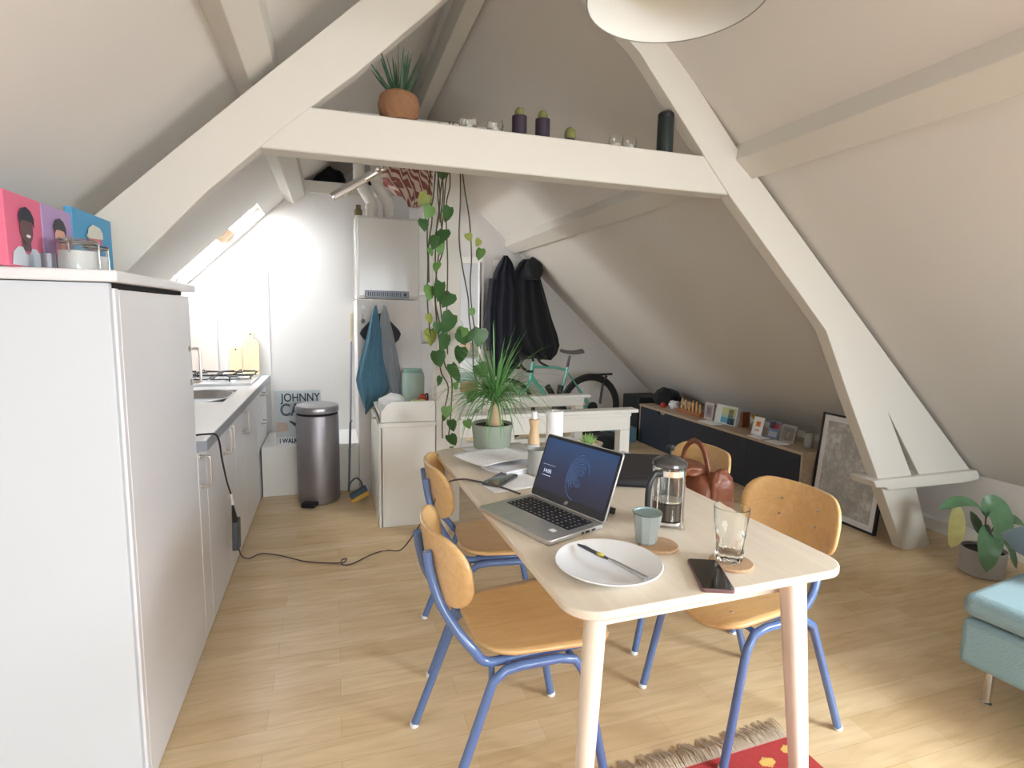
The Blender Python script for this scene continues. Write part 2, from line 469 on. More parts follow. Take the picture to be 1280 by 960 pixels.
struct(MB().prism([(1.812, 2.136), (1.800, 2.062), (1.90, 1.985), (1.93, 2.05)], YB, YF, 'y').build('trim_6', M['beam'], bevel=.003), 'purlin under the right slope')
struct(MB().prism([(.705, 2.97), (.80, 2.97), (.80, 3.10), (.705, 3.22)], YB, YF, 'y').build('trim_7', M['beam'], bevel=.004), 'ridge beam')
# boxed ledge under the kitchen wall, wall column and pillar
struct(MB().box(-.50, .165, 4.176, YK, 0, .362).build('trim_10', M['wpaint'], bevel=.004), 'low white boxed ledge')
struct(MB().box(.165, .62, 4.095, YK, 0, 1.415).build('trim_11', M['gablepaint'], bevel=.003), 'white boxed column below the boiler')
struct(MB().box(.600, .752, 3.362, 3.50, 0, 2.36).build('trim_12', M['beam'], bevel=.004), 'white square pillar behind the trailing vines')
struct(MB().box(.62, .98, 4.60, YK, 0, 2.0).build('trim_13', M['gablepaint'], smooth=False))

# far door beside the coats
d1 = thing('door_1', None, None); struct(d1, 'white door at the far gable left of the coats')
MB().box(1.06, 1.50, YF - .035, YF - .005, .0, 1.86).build('door_panel', mat('door_grey', S(206, 208, 212), .35), d1, bevel=.003)
dm = MB(); dm.box(1.50, 1.56, YF - .05, YF - .002, 0, 1.93); dm.box(1.04, 1.50, YF - .05, YF - .002, 1.86, 1.93)
dm.build('door_frame', M['wpaint'], d1, bevel=.004)
MB().box(1.512, 1.53, YF - .062, YF - .05, .6, 1.88).build('edge_strip', M['chrome'], d1)

# ------------------------------------------------------------------ kitchen
CX = -.509
tc = thing('tall_cabinet', 'tall white kitchen cabinet in the left foreground with steel bar handle', 'cabinet', (-.8, 1.97, 0))
def L(mb_fn, name, m, parent, **k):
    mb = MB(); mb.xf(Matrix.Translation(-Vector(parent.location))); mb_fn(mb); return mb.build(name, m, parent, **k)
L(lambda b: b.box(XL + .06, CX - .02, 1.615, 2.345, 0, 1.375), 'body', M['cabside'], tc, bevel=.002)
L(lambda b: b.box(XL + .02, CX - .006, 1.592, 1.613, 0, 1.388), 'side_panel', M['cabside'], tc, bevel=.002)
L(lambda b: b.box(XL + .03, CX + .02, 1.565, 2.375, 1.390, 1.418), 'top', M['cab'], tc, bevel=.006)
L(lambda b: b.box(CX - .06, CX - .012, 1.63, 2.30, 1.377, 1.3895), 'shadow_gap', M['dark'], tc, smooth=False)  # dark strip set in the gap, its shade put in as colour
L(lambda b: b.box(CX - .019, CX, 1.640, 2.352, 0.004, 1.374), 'door', M['cab'], tc, bevel=.002)
L(lambda b: b.box(CX - .019, CX, 1.613, 1.637, 0.0, 1.376), 'edge_panel', M['cab'], tc, bevel=.002)

def bar_handle(parent, x, y, z, h=.12, vertical=True, out=.035, r=.0045):
    mb = MB(); mb.xf(Matrix.Translation(-Vector(parent.location)))
    if vertical: a, b2 = Vector((x, y, z + h / 2)), Vector((x, y, z - h / 2))
    else: a, b2 = Vector((x, y - h / 2, z)), Vector((x, y + h / 2, z))
    e = Vector((out, 0, 0)); k = (b2 - a) * .1
    mb.tube([a, a + e * .8, a + e + k, a + e + (b2 - a) * .5, b2 + e - k, b2 + e * .8, b2], r, 8, smooth=4)
    mb.lathe([(.011, 0), (.011, .003), (.006, .006)], 12, a, (1, 0, 0)); mb.lathe([(.011, 0), (.011, .003), (.006, .006)], 12, b2, (1, 0, 0))
    return mb.build('handle', M['nickel'], parent)
bar_handle(tc, CX, 2.315, 1.12, .125)

units = [('narrow white base cabinet between the tall cabinet and the wider door', 2.356, 2.50, [('v', 2.40, .69)]),
         ('white base cabinet door under the worktop, where the charger cable hangs', 2.50, 2.91, [('v', 2.87, .705)]),
         ('white base cabinet door under the sink, handle at its near edge', 2.91, 3.20, [('v', 2.955, .705)]),
         ('white base cabinet door under the sink, handle at its far edge', 3.20, 3.52, [('v', 3.455, .685)]),
         ('plain white cabinet front without a handle below the hob', 3.52, 4.06, []),
         ('white drawer cabinet at the far end of the kitchen row', 4.06, 4.66, 'drawers')]
for lab, y0, y1, hs in units:
    u = thing('base_cabinet', lab, 'cabinet', ((XL + CX) / 2, (y0 + y1) / 2, 0))
    L(lambda b: b.box(XL + .01, CX - .02, y0 + .001, y1 - .001, 0, .775), 'body', M['cabside'], u, smooth=False)
    if hs == 'drawers':
        for z0, z1, hz in ((.60, .772, .72), (.35, .596, .515), (.006, .346, .24)):
            d = L(lambda b: b.box(CX - .019, CX, y0 + .002, y1 - .002, z0, z1), 'drawer', M['cab'], u, bevel=.002)
            h = bar_handle(u, CX, 4.36, hz, .125, False); h.parent = d
    else:
        d = L(lambda b: b.box(CX - .019, CX, y0 + .002, y1 - .002, .006, .772), 'door', M['cab'], u, bevel=.002)
        for _, hy, hz in hs:
            h = bar_handle(u, CX, hy, hz, .12); h.parent = d
wt = thing('worktop', 'pale grey kitchen worktop with darker edge band', 'worktop', (-.8, 3.5, .80))
def wtop(b):
    # leave the sink opening free
    sx0, sx1, sy0, sy1 = -.94, -.585, 3.36, 3.86
    for a in ((XL + .005, CX + .028, 2.365, sy0), (XL + .005, CX + .028, sy1, YK - .005), (XL + .005, sx0, sy0, sy1), (sx1, CX + .028, sy0, sy1)):
        b.box(a[0], a[1], a[2], a[3], .778, .822)
L(wtop, 'slab', M['wtop'], wt, smooth=False)
L(lambda b: b.box(CX + .0285, CX + .033, 2.365, YK - .005, .779, .8215), 'edge_band', M['wtopedge'], wt)
L(lambda b: b.box(XL + .005, CX + .028, 2.360, 2.3645, .779, .8215), 'end_band', M['wtopedge'], wt)
sk = thing('sink', 'oval stainless steel sink sunk in the worktop', 'sink', (-.76, 3.61, .822))
def sinkf(b):
    prof = [(1.0, .003), (1.04, .003), (1.04, .0), (1.0, -.001), (.95, -.02), (.9, -.10), (.75, -.14), (.2, -.15), (0, -.15)]
    vs = []; n = 40
    for r, h in prof:
        for k in range(n):
            a = 2 * PI * k / n
            ca, sa = math.cos(a), math.sin(a)
            q = (abs(ca) ** 2.6 + abs(sa) ** 2.6) ** (-1 / 2.6)
            vs.append((.175 * r * ca * q, .245 * r * sa * q, h + .0005))
    fs = [(i * n + k, i * n + (k + 1) % n, (i + 1) * n + (k + 1) % n, (i + 1) * n + k) for i in range(len(prof) - 1) for k in range(n)]
    b.add(vs, fs)
b = MB(); sinkf(b); b.build('basin', M['steel'], sk)
MB().lathe([(.03, 0), (.03, .004), (.0, .005)], 16, (0, 0, -.149)).build('drain', M['chrome'], sk)

hb = thing('gas_hob', 'white four burner gas hob with dark pan supports beside the gable', 'hob', (-.80, 4.36, .822))
MB().prism([(-.245, -.30), (.265, -.30), (.265, .27), (-.245, .27)], 0, .022).build('hob_plate', mat('hob_enamel', S(232, 232, 232), .15, coat=.5), hb, bevel=.008)
for (bx, by, br) in ((-.12, -.14, .036), (.13, -.14, .045), (-.12, .14, .05), (.13, .14, .034)):
    bb = MB().lathe([(br + .012, .0), (br + .012, .008), (br, .010), (br, .018), (br - .006, .022), (0, .022)], 20, (bx, by, .022)).build('burner', M['steel'], hb)
    MB().lathe([(br - .008, .0), (br - .008, .006), (0, .008)], 20, (bx, by, .0441)).build('burner_cap', M['black'], bb)
for by in (-.14, .14):
    gb = MB()
    for bx in (-.12, .13):
        for a in range(4):
            an = a * PI / 2 + PI / 4 * 0
            c0, s0 = math.cos(an), math.sin(an)
            gb.tube([(bx + .115 * c0, by + .115 * s0, .024), (bx + .112 * c0, by + .112 * s0, .055), (bx + .03 * c0, by + .03 * s0, .058)], .0042, 6)
        gb.tube([(bx - .115, by - .115, .04), (bx + .115, by - .115, .04), (bx + .115, by + .115, .04), (bx - .115, by + .115, .04)], .004, 6, closed=True)
    gb.build('pan_support', M['blackm'], hb)
# chopping boards and splash panel on the wall above the worktop
def cboard(x0, x1, z1, hand, y, lab):
    cx = (x0 + x1) / 2
    t = thing('chopping_board', lab, 'chopping board', (cx, y, .823))
    w = (x1 - x0) / 2; h = z1 - .823
    poly = [(-w, 0), (w, 0), (w, h * .86), (w * .75, h * .97), (.022, h), (.020, h + hand), (-.020, h + hand), (-.022, h), (-w * .75, h * .97), (-w, h * .86)]
    b = MB(); b.xf(Matrix.Rotation(R(-4), 4, 'X')); b.prism(poly, -.009, .009, 'y'); b.build('board', M['board'], t, bevel=.004)
    b = MB(); b.xf(Matrix.Rotation(R(-4), 4, 'X')); b.lathe([(.0065, -.0005), (.0065, .0005)], 12, (0, -.0095, h + hand - .018), (0, 1, 0)); b.build('hanging_hole', M['dark'], t)
cboard(-.755, -.665, 1.045, .0, 4.655, 'shorter plain wooden chopping board leaning on the wall behind the hob')
cboard(-.668, -.545, 1.105, .055, 4.665, 'taller wooden chopping board with a handle leaning on the wall behind the hob')
sp = thing('splash_panel', 'pinkish beige panel screwed on the wall over the hob', 'panel', (-.97, YK - .012, 1.06))
MB().box(-.18, .135, -.006, .008, -.235, .255).build('panel', mat('panel_beige', S(236, 222, 212), .35), sp, bevel=.002)
MB().tube([(-.02, -.007, .20), (-.02, -.03, .205), (.02, -.03, .205)], .004, 6).build('hook', M['nickel'], sp)
struct(MB().box(-.475, -.468, YK - .006, YK, .365, 1.86).build('trim_14', M['wpaint'], smooth=False))

# bin
bn = thing('pedal_bin', 'tall round grey metal pedal bin beside the music poster', 'bin', (-.115, 4.02, 0))
MB().lathe([(.128, .0), (.138, .01), (.142, .03), (.142, .615), (.139, .622)], 40).build('body', M['binsteel'], bn)
MB().lathe([(.137, .618), (.137, .64)], 40).build('rim_gap', M['blackm'], bn)
MB().lathe([(.143, .638), (.145, .645), (.145, .672), (.138, .684), (.11, .692), (0, .697)], 40).build('lid', mat('bin_lid', S(168, 166, 170), .3, .8), bn)
MB().prism([(-.115, -.165), (-.03, -.20), (-.0, -.135), (-.085, -.10)], .008, .038).build('pedal', M['black'], bn, bevel=.004)

# music poster on the ledge
ps = thing('music_poster', 'grey metal wall sign with black lettering standing behind the bin', 'poster', (-.25, 4.25, .362))
pm = M['postergrey'] = mat('poster_print', S(196, 204, 208), .5, var=.12, vscale=9)
MB().box(-.155, .155, 0, .012, 0, .395).build('panel', pm, ps, bevel=.002)
MB().box(-.150, .150, -.0016, 0, .0, .052).build('bottom_band', mat('poster_white', S(228, 230, 232), .5), ps, smooth=False)
pk = mat('poster_ink', S(44, 50, 58), .6)
text_mesh('JOHNNY', .083, 'lettering', pk, ps, (-.115, -.001, .315), (R(90), 0, 0), .80, bold=.001)
text_mesh('CASH', .125, 'lettering', mat('poster_ink_grey', S(92, 106, 120), .6), ps, (-.125, -.001, .212), (R(90), 0, 0), .80, bold=.003)
text_mesh('I WALK THE LINE', .048, 'lettering', pk, ps, (-.135, -.0022, .010), (R(90), 0, 0), .76, bold=.0016)
fg = MB(); fg.prism([(-.02, .052), (.09, .052), (.10, .12), (.085, .19), (.045, .205), (.03, .17), (-.01, .15), (-.06, .175), (-.065, .165), (-.02, .125), (.01, .11)], -.0015, 0, 'y')
fg.build('printed_figure', mat('poster_figure', S(58, 74, 80), .6), ps, smooth=False)
fg = MB(); fg.prism([(-.15, .09), (-.07, .10), (-.08, .16), (-.15, .165)], -.0014, 0, 'y'); fg.build('printed_shape', mat('poster_tan', S(196, 176, 160), .6), ps, smooth=False)

# squeegee mop leaning in the corner
mp = thing('sponge_mop', 'long grey handled sponge mop leaning in the corner beside the bin', 'mop', (.105, 4.0, 0))
MB().tube([(-.02, .0, .05), (.0, .02, .55), (.008, .03, .56)], .008, 10).build('lower_handle', mat('mop_grey', S(112, 120, 130), .4, .4), mp)
MB().tube([(.0, .02, .50), (.018, .06, 1.13)], .0065, 10).build('upper_handle', mat('mop_alu', S(160, 164, 172), .35, .6), mp)
MB().lathe([(.011, 0), (.013, .02), (.013, .17), (.008, .20), (0, .2)], 12, (.018, .06, 1.12), (.03, .04, 1)).build('grip', mat('mop_cream', S(236, 226, 196), .5), mp)
b = MB(); b.obox((.045, -.055, .055), .125, .05, .04, 0, R(-28), 0); b.build('head', mat('mop_head', S(74, 100, 118), .45), mp, bevel=.006)
b = MB(); b.obox((.052, -.062, .026), .135, .06, .03, 0, R(-28), 0); b.build('sponge', mat('mop_sponge', S(226, 180, 92), .9, bump=.5, bscale=120), mp, bevel=.006)
MB().tube([(-.02, -.02, .06), (-.01, -.06, .13), (.03, -.065, .165), (.065, -.06, .13), (.07, -.05, .08)], .006, 8, smooth=4).build('lever', mat('mop_lever', S(96, 104, 112), .4, .5), mp)
wr = thing('wire_hanger', 'thin grey wire loop hanging beside the mop in the corner', 'wire', (.135, 4.14, .0))
MB().tube([(.0, 0, .36), (-.045, -.02, .33), (-.04, -.02, .02), (-.035, -.02, .008)], .0025, 6).build('wire', M['steel'], wr)

# boiler over the column
bo = thing('boiler', 'white wall hung boiler with glossy door and white flue pipes', 'boiler', (.385, 4.10, 1.425))
MB().box(-.222, .222, .0, .30, .0, .572).build('casing', M['casing'], bo, bevel=.006)
MB().box(-.210, .218, -.018, -.002, .012, .562).build('door', M['casing'], bo, bevel=.008)
MB().box(-.165, .145, -.030, -.018, .006, .056).build('control_panel', mat('boiler_panel', S(120, 124, 132), .35, .3), bo, bevel=.004)
b = MB()
for k in range(16): b.box(-.145 + k * .015, -.138 + k * .015, -.032, -.029, .016, .046)
b.lathe([(.012, 0), (.012, .006)], 16, (.115, -.030, .031), (0, -1, 0))
b.build('grille', M['black'], bo, smooth=False)
for x, o in ((-.10, 0), (.02, .012)):
    b = MB()
    b.tube([(x, .13, .572), (x, .13, .67), (x - .01, .13, .70), (x - .07, .135, .80), (x - .085, .135, .86), (x - .085, .135, 1.02)], .040, 20, smooth=4)
    for z in (.655, .84): b.lathe([(.045, -.012), (.045, .012)], 20, (x if z < .7 else x - .082, .131, z))
    b.build('flue_pipe', M['pipew'], bo)
b = MB(); b.lathe([(.028, 0), (.028, .05), (.018, .06), (.018, .085), (.0, .09)], 16, (-.195, .10, .572)); b.build('brass_valve', mat('old_brass', S(120, 112, 74), .5, .5), bo)
b = MB(); b.prism([(.05, .572), (.165, .572), (.165, .66), (.15, .71), (.11, .745), (.05, .75)], .12, .26, 'y'); b.build('grey_shroud', mat('shroud_grey', S(200, 198, 200), .5), bo, bevel=.004)

# chrome spotlight bar under the collar beam
sb = thing('spotlight_bar', 'slim chrome spotlight hanging at an angle under the collar beam', 'lamp', (.245, 3.20, 2.09))
b = MB(); b.tube([(-.235, .0, -.155), (.0, 0, -.005)], .022, 12, flat=.8); b.build('lamp_head', M['chrome'], sb)
b = MB(); b.tube([(-.222, -.016, -.158), (-.06, -.016, -.055)], .012, 8); b.build('diffuser', mat('lamp_diffuser', S(235, 225, 220), .4), sb)
b = MB(); b.ball((.0, 0, .01), .026); b.tube([(.0, 0, .01), (.05, 0, .02), (.08, .05, .11), (.09, .10, .21)], .010, 10, smooth=4); b.build('arm', M['chrome'], sb)
b = MB(); b.lathe([(.04, 0), (.04, .02), (.015, .03)], 20, (.09, .10, .235), (0, 0, -1)); b.build('ceiling_rose', M['chrome'], sb)
struct(MB().box(.10, .95, 3.24, 3.36, 2.325, 2.40).build('trim_15', M['beam'], bevel=.004), 'cross joist above the pillar')

# ------------------------------------------------------------------ loft storage
def lump(name, cx, cy, cz, sx, sy, sz, m, label, cat, seed=0, amp=.25, parent=None):
    b = MB(); n, k = 28, 18
    def fn(u, v):
        th = PI * v; ph = 2 * PI * u
        d = Vector((math.sin(th) * math.cos(ph), math.sin(th) * math.sin(ph), math.cos(th)))
        q = 1 + amp * noise.noise(d * 1.8 + Vector((seed, seed * 2, 0))) + amp * .4 * noise.noise(d * 5 + Vector((seed, 0, 3)))
        z = d.z * sz * q
        if z < -sz * .72: z = -sz * .72
        return Vector((d.x * sx * q, d.y * sy * q, z + sz * .72))
    b.grid(fn, n, k)
    o = b.build(name, m, parent, angle=0)
    o.location = (cx, cy, cz)
    if parent is None: tag(o, label, cat)
    return o
lump('storage_bag', -.03, 5.0, 2.312, .155, .16, .12, M['fabblack'], 'black bag in the loft left of the flue pipes', 'bag', 1)
lump('storage_bag', .62, 5.05, 2.312, .30, .2, .14, M['fabblack'], 'black bag in the loft behind the striped cloth', 'bag', 5)
# striped cloth
sc = bpy.data.materials.new('striped_cloth'); sc.use_nodes = True
nt = sc.node_tree; pb = nt.nodes['Principled BSDF']
tcn = nt.nodes.new('ShaderNodeTexCoord'); wv = nt.nodes.new('ShaderNodeTexWave'); wv.bands_direction = 'DIAGONAL'
wv.inputs['Scale'].default_value = 11; wv.inputs['Distortion'].default_value = 2.2; wv.inputs['Detail'].default_value = 1; wv.inputs['Detail Scale'].default_value = .6
rp = nt.nodes.new('ShaderNodeValToRGB'); rp.color_ramp.interpolation = 'CONSTANT'
rp.color_ramp.elements[0].color = S(150, 92, 84); rp.color_ramp.elements[1].position = .5; rp.color_ramp.elements[1].color = S(222, 200, 186)
nt.links.new(tcn.outputs['Object'], wv.inputs['Vector']); nt.links.new(wv.outputs['Fac'], rp.inputs['Fac']); nt.links.new(rp.outputs['Color'], pb.inputs['Base Color'])
pb.inputs['Roughness'].default_value = .9
M['stripe'] = sc

def drape(levels, depth=.05, fold=.012, nf=5, n=48, seed=0, yoff=0):
    """closed hanging cloth: levels = [(z, x0, x1, depth)] from top to bottom"""
    b = MB(); P = levels
    def at(v):
        t = v * (len(P) - 1); i = min(int(t), len(P) - 2); f = t - i
        return [P[i][k] * (1 - f) + P[i + 1][k] * f for k in range(4)]
    rows = (len(P) - 1) * 4
    def fn(u, v):
        z, x0, x1, d = at(v)
        a = 2 * PI * u
        cx, hw = (x0 + x1) / 2, (x1 - x0) / 2
        w = math.cos(a); s = math.sin(a)
        x = cx + hw * w
        fo = fold * math.sin(nf * PI * (w + .13 * seed) + 1.5 * v + seed) * abs(s) * min(1, hw / .06)
        y = -(d * .5) * s * (1 if s > 0 else .6) + (-fo if s > 0 else 0)
        x += .4 * fold * noise.noise(Vector((u * 6, v * 5, seed)))
        return Vector((x, y + yoff, z + .3 * fold * noise.noise(Vector((u * 5, v * 3, seed + 4)))))
    b.grid(fn, n, rows)
    N = n + 1
    b.add([fn(i / n, 0) for i in range(n)], [tuple(range(n))]); b.add([fn(i / n, 1) for i in range(n)], [tuple(range(n))])
    return b
o = drape([(2.50, .36, .80, .16), (2.43, .34, .80, .2), (2.335, .345, .80, .2), (2.28, .45, .79, .14), (2.235, .50, .76, .10), (2.165, .57, .68, .06)], fold=.02, nf=6, seed=2).build('striped_cloth', M['stripe'], angle=0)
o.location = (0, 4.58, 0); tag(o, 'red and white striped cloth spilling from the loft over the boiler', 'cloth')

# ------------------------------------------------------------------ hooks and towels on the column
hk_y = 4.094
def hook(x, z, lab):
    t = thing('wall_hook', lab, 'hook', (x, hk_y, z), group=None)
    b = MB(); b.lathe([(.013, 0), (.013, .005), (.006, .008)], 14, (0, 0, 0), (0, -1, 0)); b.build('plate', M['white'], t)
    b = MB(); b.tube([(0, -.006, 0), (0, -.022, -.004), (0, -.03, .004), (0, -.03, .012)], .0045, 8, smooth=3); b.ball((0, -.03, .014), .006, 10, 6); b.build('peg', M['white'], t)
hook(.205, 1.362, 'white wall hook holding the key ring, leftmost of three')
hook(.285, 1.362, 'white wall hook carrying the blue towel')
hook(.350, 1.362, 'white wall hook carrying the grey towel')
ky = thing('key_ring', 'small key ring with grey tag hanging on the left hook', 'keys', (.205, hk_y - .012, 1.34))
MB().tube([(.012 * math.cos(a * PI / 8), -.008, .0 - .014 + .012 * math.sin(a * PI / 8)) for a in range(16)], .0016, 6, closed=True).build('ring', M['steel'], ky)
b = MB(); b.tube([(0, -.006, -.026), (0, -.006, -.06)], .002, 6); b.ball((0, -.006, -.075), .014, 10, 8, (1, .5, 1.2)); b.build('tag', mat('key_tag', S(120, 122, 132), .5), ky)
ph = MB(); ph.xf(Matrix.Rotation(R(0), 4, 'Y')); ph.prism([(-.145, -.02), (-.12, -.055), (-.02, -.16), (.02, -.17), (.13, -.06), (.145, -.02), (.13, .01), (.02, .125), (-.02, .125), (-.13, .01)], -.006, .006, 'y')
o = ph.build('pot_holder', mat('pot_holder_cloth', S(62, 64, 72), .9, bump=.4, bscale=60), bevel=.004)
o.location = (.325, hk_y - .016, 1.195); tag(o, 'square charcoal pot holder hanging behind the towels', 'pot holder')
o = drape([(1.375, .345, .360, .02), (1.31, .325, .378, .035), (1.20, .315, .405, .05), (1.08, .31, .43, .06), (.96, .31, .45, .065), (.86, .31, .472, .07), (.77, .33, .482, .06), (.73, .35, .48, .05)], fold=.012, nf=4, seed=3).build('grey_towel', M['towelg'], angle=0)
o.location = (0, hk_y - .055, 0); tag(o, 'light grey towel hanging from the right hook', 'towel')
o = drape([(1.375, .278, .292, .02), (1.30, .255, .305, .035), (1.18, .225, .325, .05), (1.0, .175, .335, .06), (.86, .148, .36, .06), (.795, .155, .375, .055), (.72, .18, .33, .05), (.655, .20, .245, .04), (.615, .205, .215, .02)], fold=.016, nf=4, seed=1).build('blue_towel', M['towelb'], angle=0)
o.location = (0, hk_y - .12, 0); tag(o, 'blue towel hanging from the middle hook, its corner pointing down', 'towel')

# ------------------------------------------------------------------ white half wall unit with recess
UN = thing('half_wall_unit', 'white boxed half height cupboard with open recess behind the table', 'cabinet', (.44, 3.7, 0))
L(lambda b: b.box(.262, .598, 3.374, 3.40, 0, .632), 'front_panel', M['wpaint'], UN, bevel=.003)
L(lambda b: (b.box(.250, .599, 3.360, 3.40, .634, .662), b.box(.250, .274, 3.374, 4.075, 0, .632)), 'ledge_and_side', M['wpaint'], UN, bevel=.003)
L(lambda b: b.prism([(.262, .663), (.599, .663), (.599, .787), (.330, .787), (.300, .775), (.270, .735)], 3.374, 3.41, 'y'), 'parapet', M['wpaint'], UN, bevel=.004)
L(lambda b: b.box(.262, .60, 3.41, 4.09, .690, .705), 'shelf', M['wpaint'], UN, bevel=.002)
L(lambda b: b.lathe([(.008, 0), (.009, .006), (.005, .012), (.009, .02), (.0, .024)], 12, (.250, 3.55, .665), (-1, 0, 0)), 'knob', M['nickel'], UN)
o = lump('white_cloth', .355, 3.60, .706, .085, .10, .06, mat('white_cotton', S(240, 240, 240), .9), 'crumpled white cloth on top of the half height cupboard', 'cloth', 9)
# recess items
jr = thing('glass_jar', 'pale teal glass storage jar standing in the recess', 'jar', (.525, 3.86, .706))
MB().lathe([(.0, .002), (.07, .002), (.078, .012), (.08, .18), (.074, .205), (.07, .215), (.066, .205), (.074, .18), (.072, .014), (.0, .010)], 28, sc if False else (0, 0, 0)).build('jar_body', mat('teal_glass', S(198, 222, 212), .2, trans=.2), jr)
MB().lathe([(.062, .212), (.066, .222), (.066, .236), (.0, .240)], 28).build('lid', mat('teal_lid', S(150, 196, 184), .4), jr)
o = lump('lettuce_plant', .50, 3.52, .706, .05, .045, .045, mat('lettuce', S(190, 206, 136), .6, var=.2, vscale=40), 'pale green lettuce like plant in front of the teal jar', 'plant', 4, .6)
o = lump('red_pouch', .555, 3.60, .706, .035, .03, .055, mat('red_plastic', S(184, 72, 56), .5), 'small red packet beside the green plant', 'packet', 6, .3)
sf2 = thing('toy_seal', 'small black figurine with a raised loop in the recess corner', 'figurine', (.585, 3.66, .706))
b = MB(); b.ball((0, 0, .022), .03, 14, 8, (1.3, .8, .75)); b.build('base', M['black'], sf2)
MB().tube([(0, 0, .03), (-.004, 0, .06), (0, 0, .085), (.010, 0, .085), (.012, 0, .06), (.012, 0, .035)], .005, 8, smooth=3).build('loop', M['black'], sf2)

# little wall shelf behind the vine
ss = thing('glass_shelf', 'small glass wall shelf with chrome rail behind the trailing vines', 'shelf', (.62, 4.50, 1.10))
MB().box(-.055, .16, -.0, .10, 0, .008).build('shelf_plate', mat('shelf_glass', S(206, 214, 210), .1, trans=.3), ss, bevel=.002)
MB().tube([(-.055, .09, -.012), (-.055, -.01, -.012), (.16, -.01, -.012), (.16, .09, -.012)], .005, 8).build('rail', M['chrome'], ss)
o = MB().box(-.03, .03, -.012, .012, 0, .125).build('postcard_box', mat('card_cream', S(232, 232, 214), .7), bevel=.002); o.location = (.615, 4.545, 1.1095); tag(o, 'small cream carton standing on the glass shelf', 'box')
o = MB().lathe([(.015, 0), (.016, .07), (.007, .09), (.007, .11)], 14).build('brown_bottle', mat('amber', S(150, 74, 44), .3)); o.location = (.675, 4.545, 1.1095); tag(o, 'little reddish brown bottle on the glass shelf', 'bottle')
for k, (z, colr, lab) in enumerate(((1.50, S(214, 150, 120), 'orange and white knick knack on the upper niche ledge'), )):
    o = lump('ornament', .63, 4.52, z, .035, .03, .05, mat('ornament_paint', colr, .5), lab, 'ornament', 12)
struct(MB().box(.60, .75, 4.46, 4.60, 1.47, 1.498).build('trim_16', M['wpaint'], bevel=.003))

# ------------------------------------------------------------------ stair railings
def railing(name, lab, y, x0, x1, posts, low, zb=.545):
    t = thing(name, lab, 'railing', ((x0 + x1) / 2, y, 0))
    cap = L(lambda b: b.prism([(y - .050, .665), (y + .05, .665), (y + .05, .690), (y - .050, .690)], x0, x1 + .05, 'x'), 'cap', M['wpaint'], t, bevel=.005)
    L(lambda b: b.box(x0, x1, y - .036, y + .03, .640, .664), 'moulding', M['wpaint'], t, bevel=.003)
    L(lambda b: b.box(x0, x1 - .002, y - .028, y + .02, zb, .639), 'rail_board', M['wpaint'], t, bevel=.002)
    for px_ in posts:
        L(lambda b: b.box(px_ - .04, px_ + .035, y - .032, y + .045, 0, zb - .001), 'post', M['wpaint'], t, bevel=.003)
    if low:
        for (a, b2, z0, z1) in low: L(lambda b: b.box(a, b2, y - .02, y + .02, z0, z1), 'lower_board', M['wpaint'], t, bevel=.002)
    return t
railing('stair_railing', 'nearer white wooden stair railing ending in a post by the sideboard', 3.40, .752, 1.975, (1.935, 1.085), None)
railing('stair_railing', 'farther white wooden stair railing in front of the green bicycle', 4.12, .83, 1.955, (1.915, 1.10, .93), [(.83, 1.88, .40, .47), (.83, 1.88, .08, .34)], .598)

# ------------------------------------------------------------------ birdhouse and landscape print behind the pillar
bh = thing('birdhouse', 'tiny pale wooden birdhouse hanging right of the pillar', 'birdhouse', (.775, 3.42, 1.10))
b = MB(); b.prism([(-.035, 0), (.045, 0), (.045, .04), (.005, .09), (-.035, .04)], -.03, .03, 'y'); b.build('house', mat('birdhouse_wood', S(222, 190, 164), .7), bh, bevel=.002)
MB().tube([(.005, 0, .09), (.005, 0, .16), (-.02, 0, .20)], .0015, 6).build('string', M['stem'], bh)
pc = thing('landscape_print', 'small landscape picture with sea and field on the far door', 'picture', (1.42, YF - .055, .72))
MB().box(-.13, .08, -.004, .004, -.24, .12).build('print', mat('print_white', S(228, 234, 238), .5), pc)
MB().box(-.128, .078, -.006, -.004, -.238, -.13).build('field', mat('print_field', S(150, 134, 96), .6), pc, smooth=False)
MB().box(-.128, .078, -.006, -.004, -.13, -.02).build('sea', mat('print_sea', S(156, 180, 176), .6), pc, smooth=False)
pg = MB().box(-.13, .08, -.004, .004, 0, .16).build('grey_print', mat('print_greygreen', S(150, 152, 140), .6)); pg.location = (1.42, YF - .055, .86); tag(pg, 'plain grey green card above the landscape picture on the far door', 'card')

# ------------------------------------------------------------------ coats
def coat(lv, loc, m, lab, seed, fold=.03):
    t = thing('coat', lab, 'coat', loc)
    b = drape(lv, fold=fold, nf=4, seed=seed); b.build('coat_body', m, t, angle=0)
    return t
t = coat([(1.95, .155, .195, .05), (1.88, .11, .25, .12), (1.76, .05, .30, .18), (1.60, .02, .36, .22), (1.42, -.02, .40, .24), (1.2, -.03, .42, .24), (.98, .0, .40, .22), (.80, .04, .36, .2), (.66, .07, .22, .12)],
         (1.59, YF - .16, 0), M['fabnavy'], 'navy black long coat hanging left on the far gable', 2)
drape([(1.70, -.02, .06, .10), (1.4, -.05, .05, .12), (1.1, -.05, .06, .12), (.94, -.03, .05, .1)], fold=.015, nf=2, seed=5, yoff=-.05).build('sleeve', M['fabnavy'], t, angle=0)
t = coat([(1.92, .09, .20, .08), (1.88, .05, .26, .16), (1.80, .0, .27, .2), (1.70, -.04, .30, .22), (1.50, -.08, .36, .26), (1.3, -.1, .43, .28), (1.12, -.08, .50, .28), (1.0, .0, .53, .26), (.9, .1, .50, .2), (.84, .3, .44, .14)],
         (1.875, YF - .17, 0), M['fabblack'], 'bulky black hooded jacket hanging right on the far gable', 7)
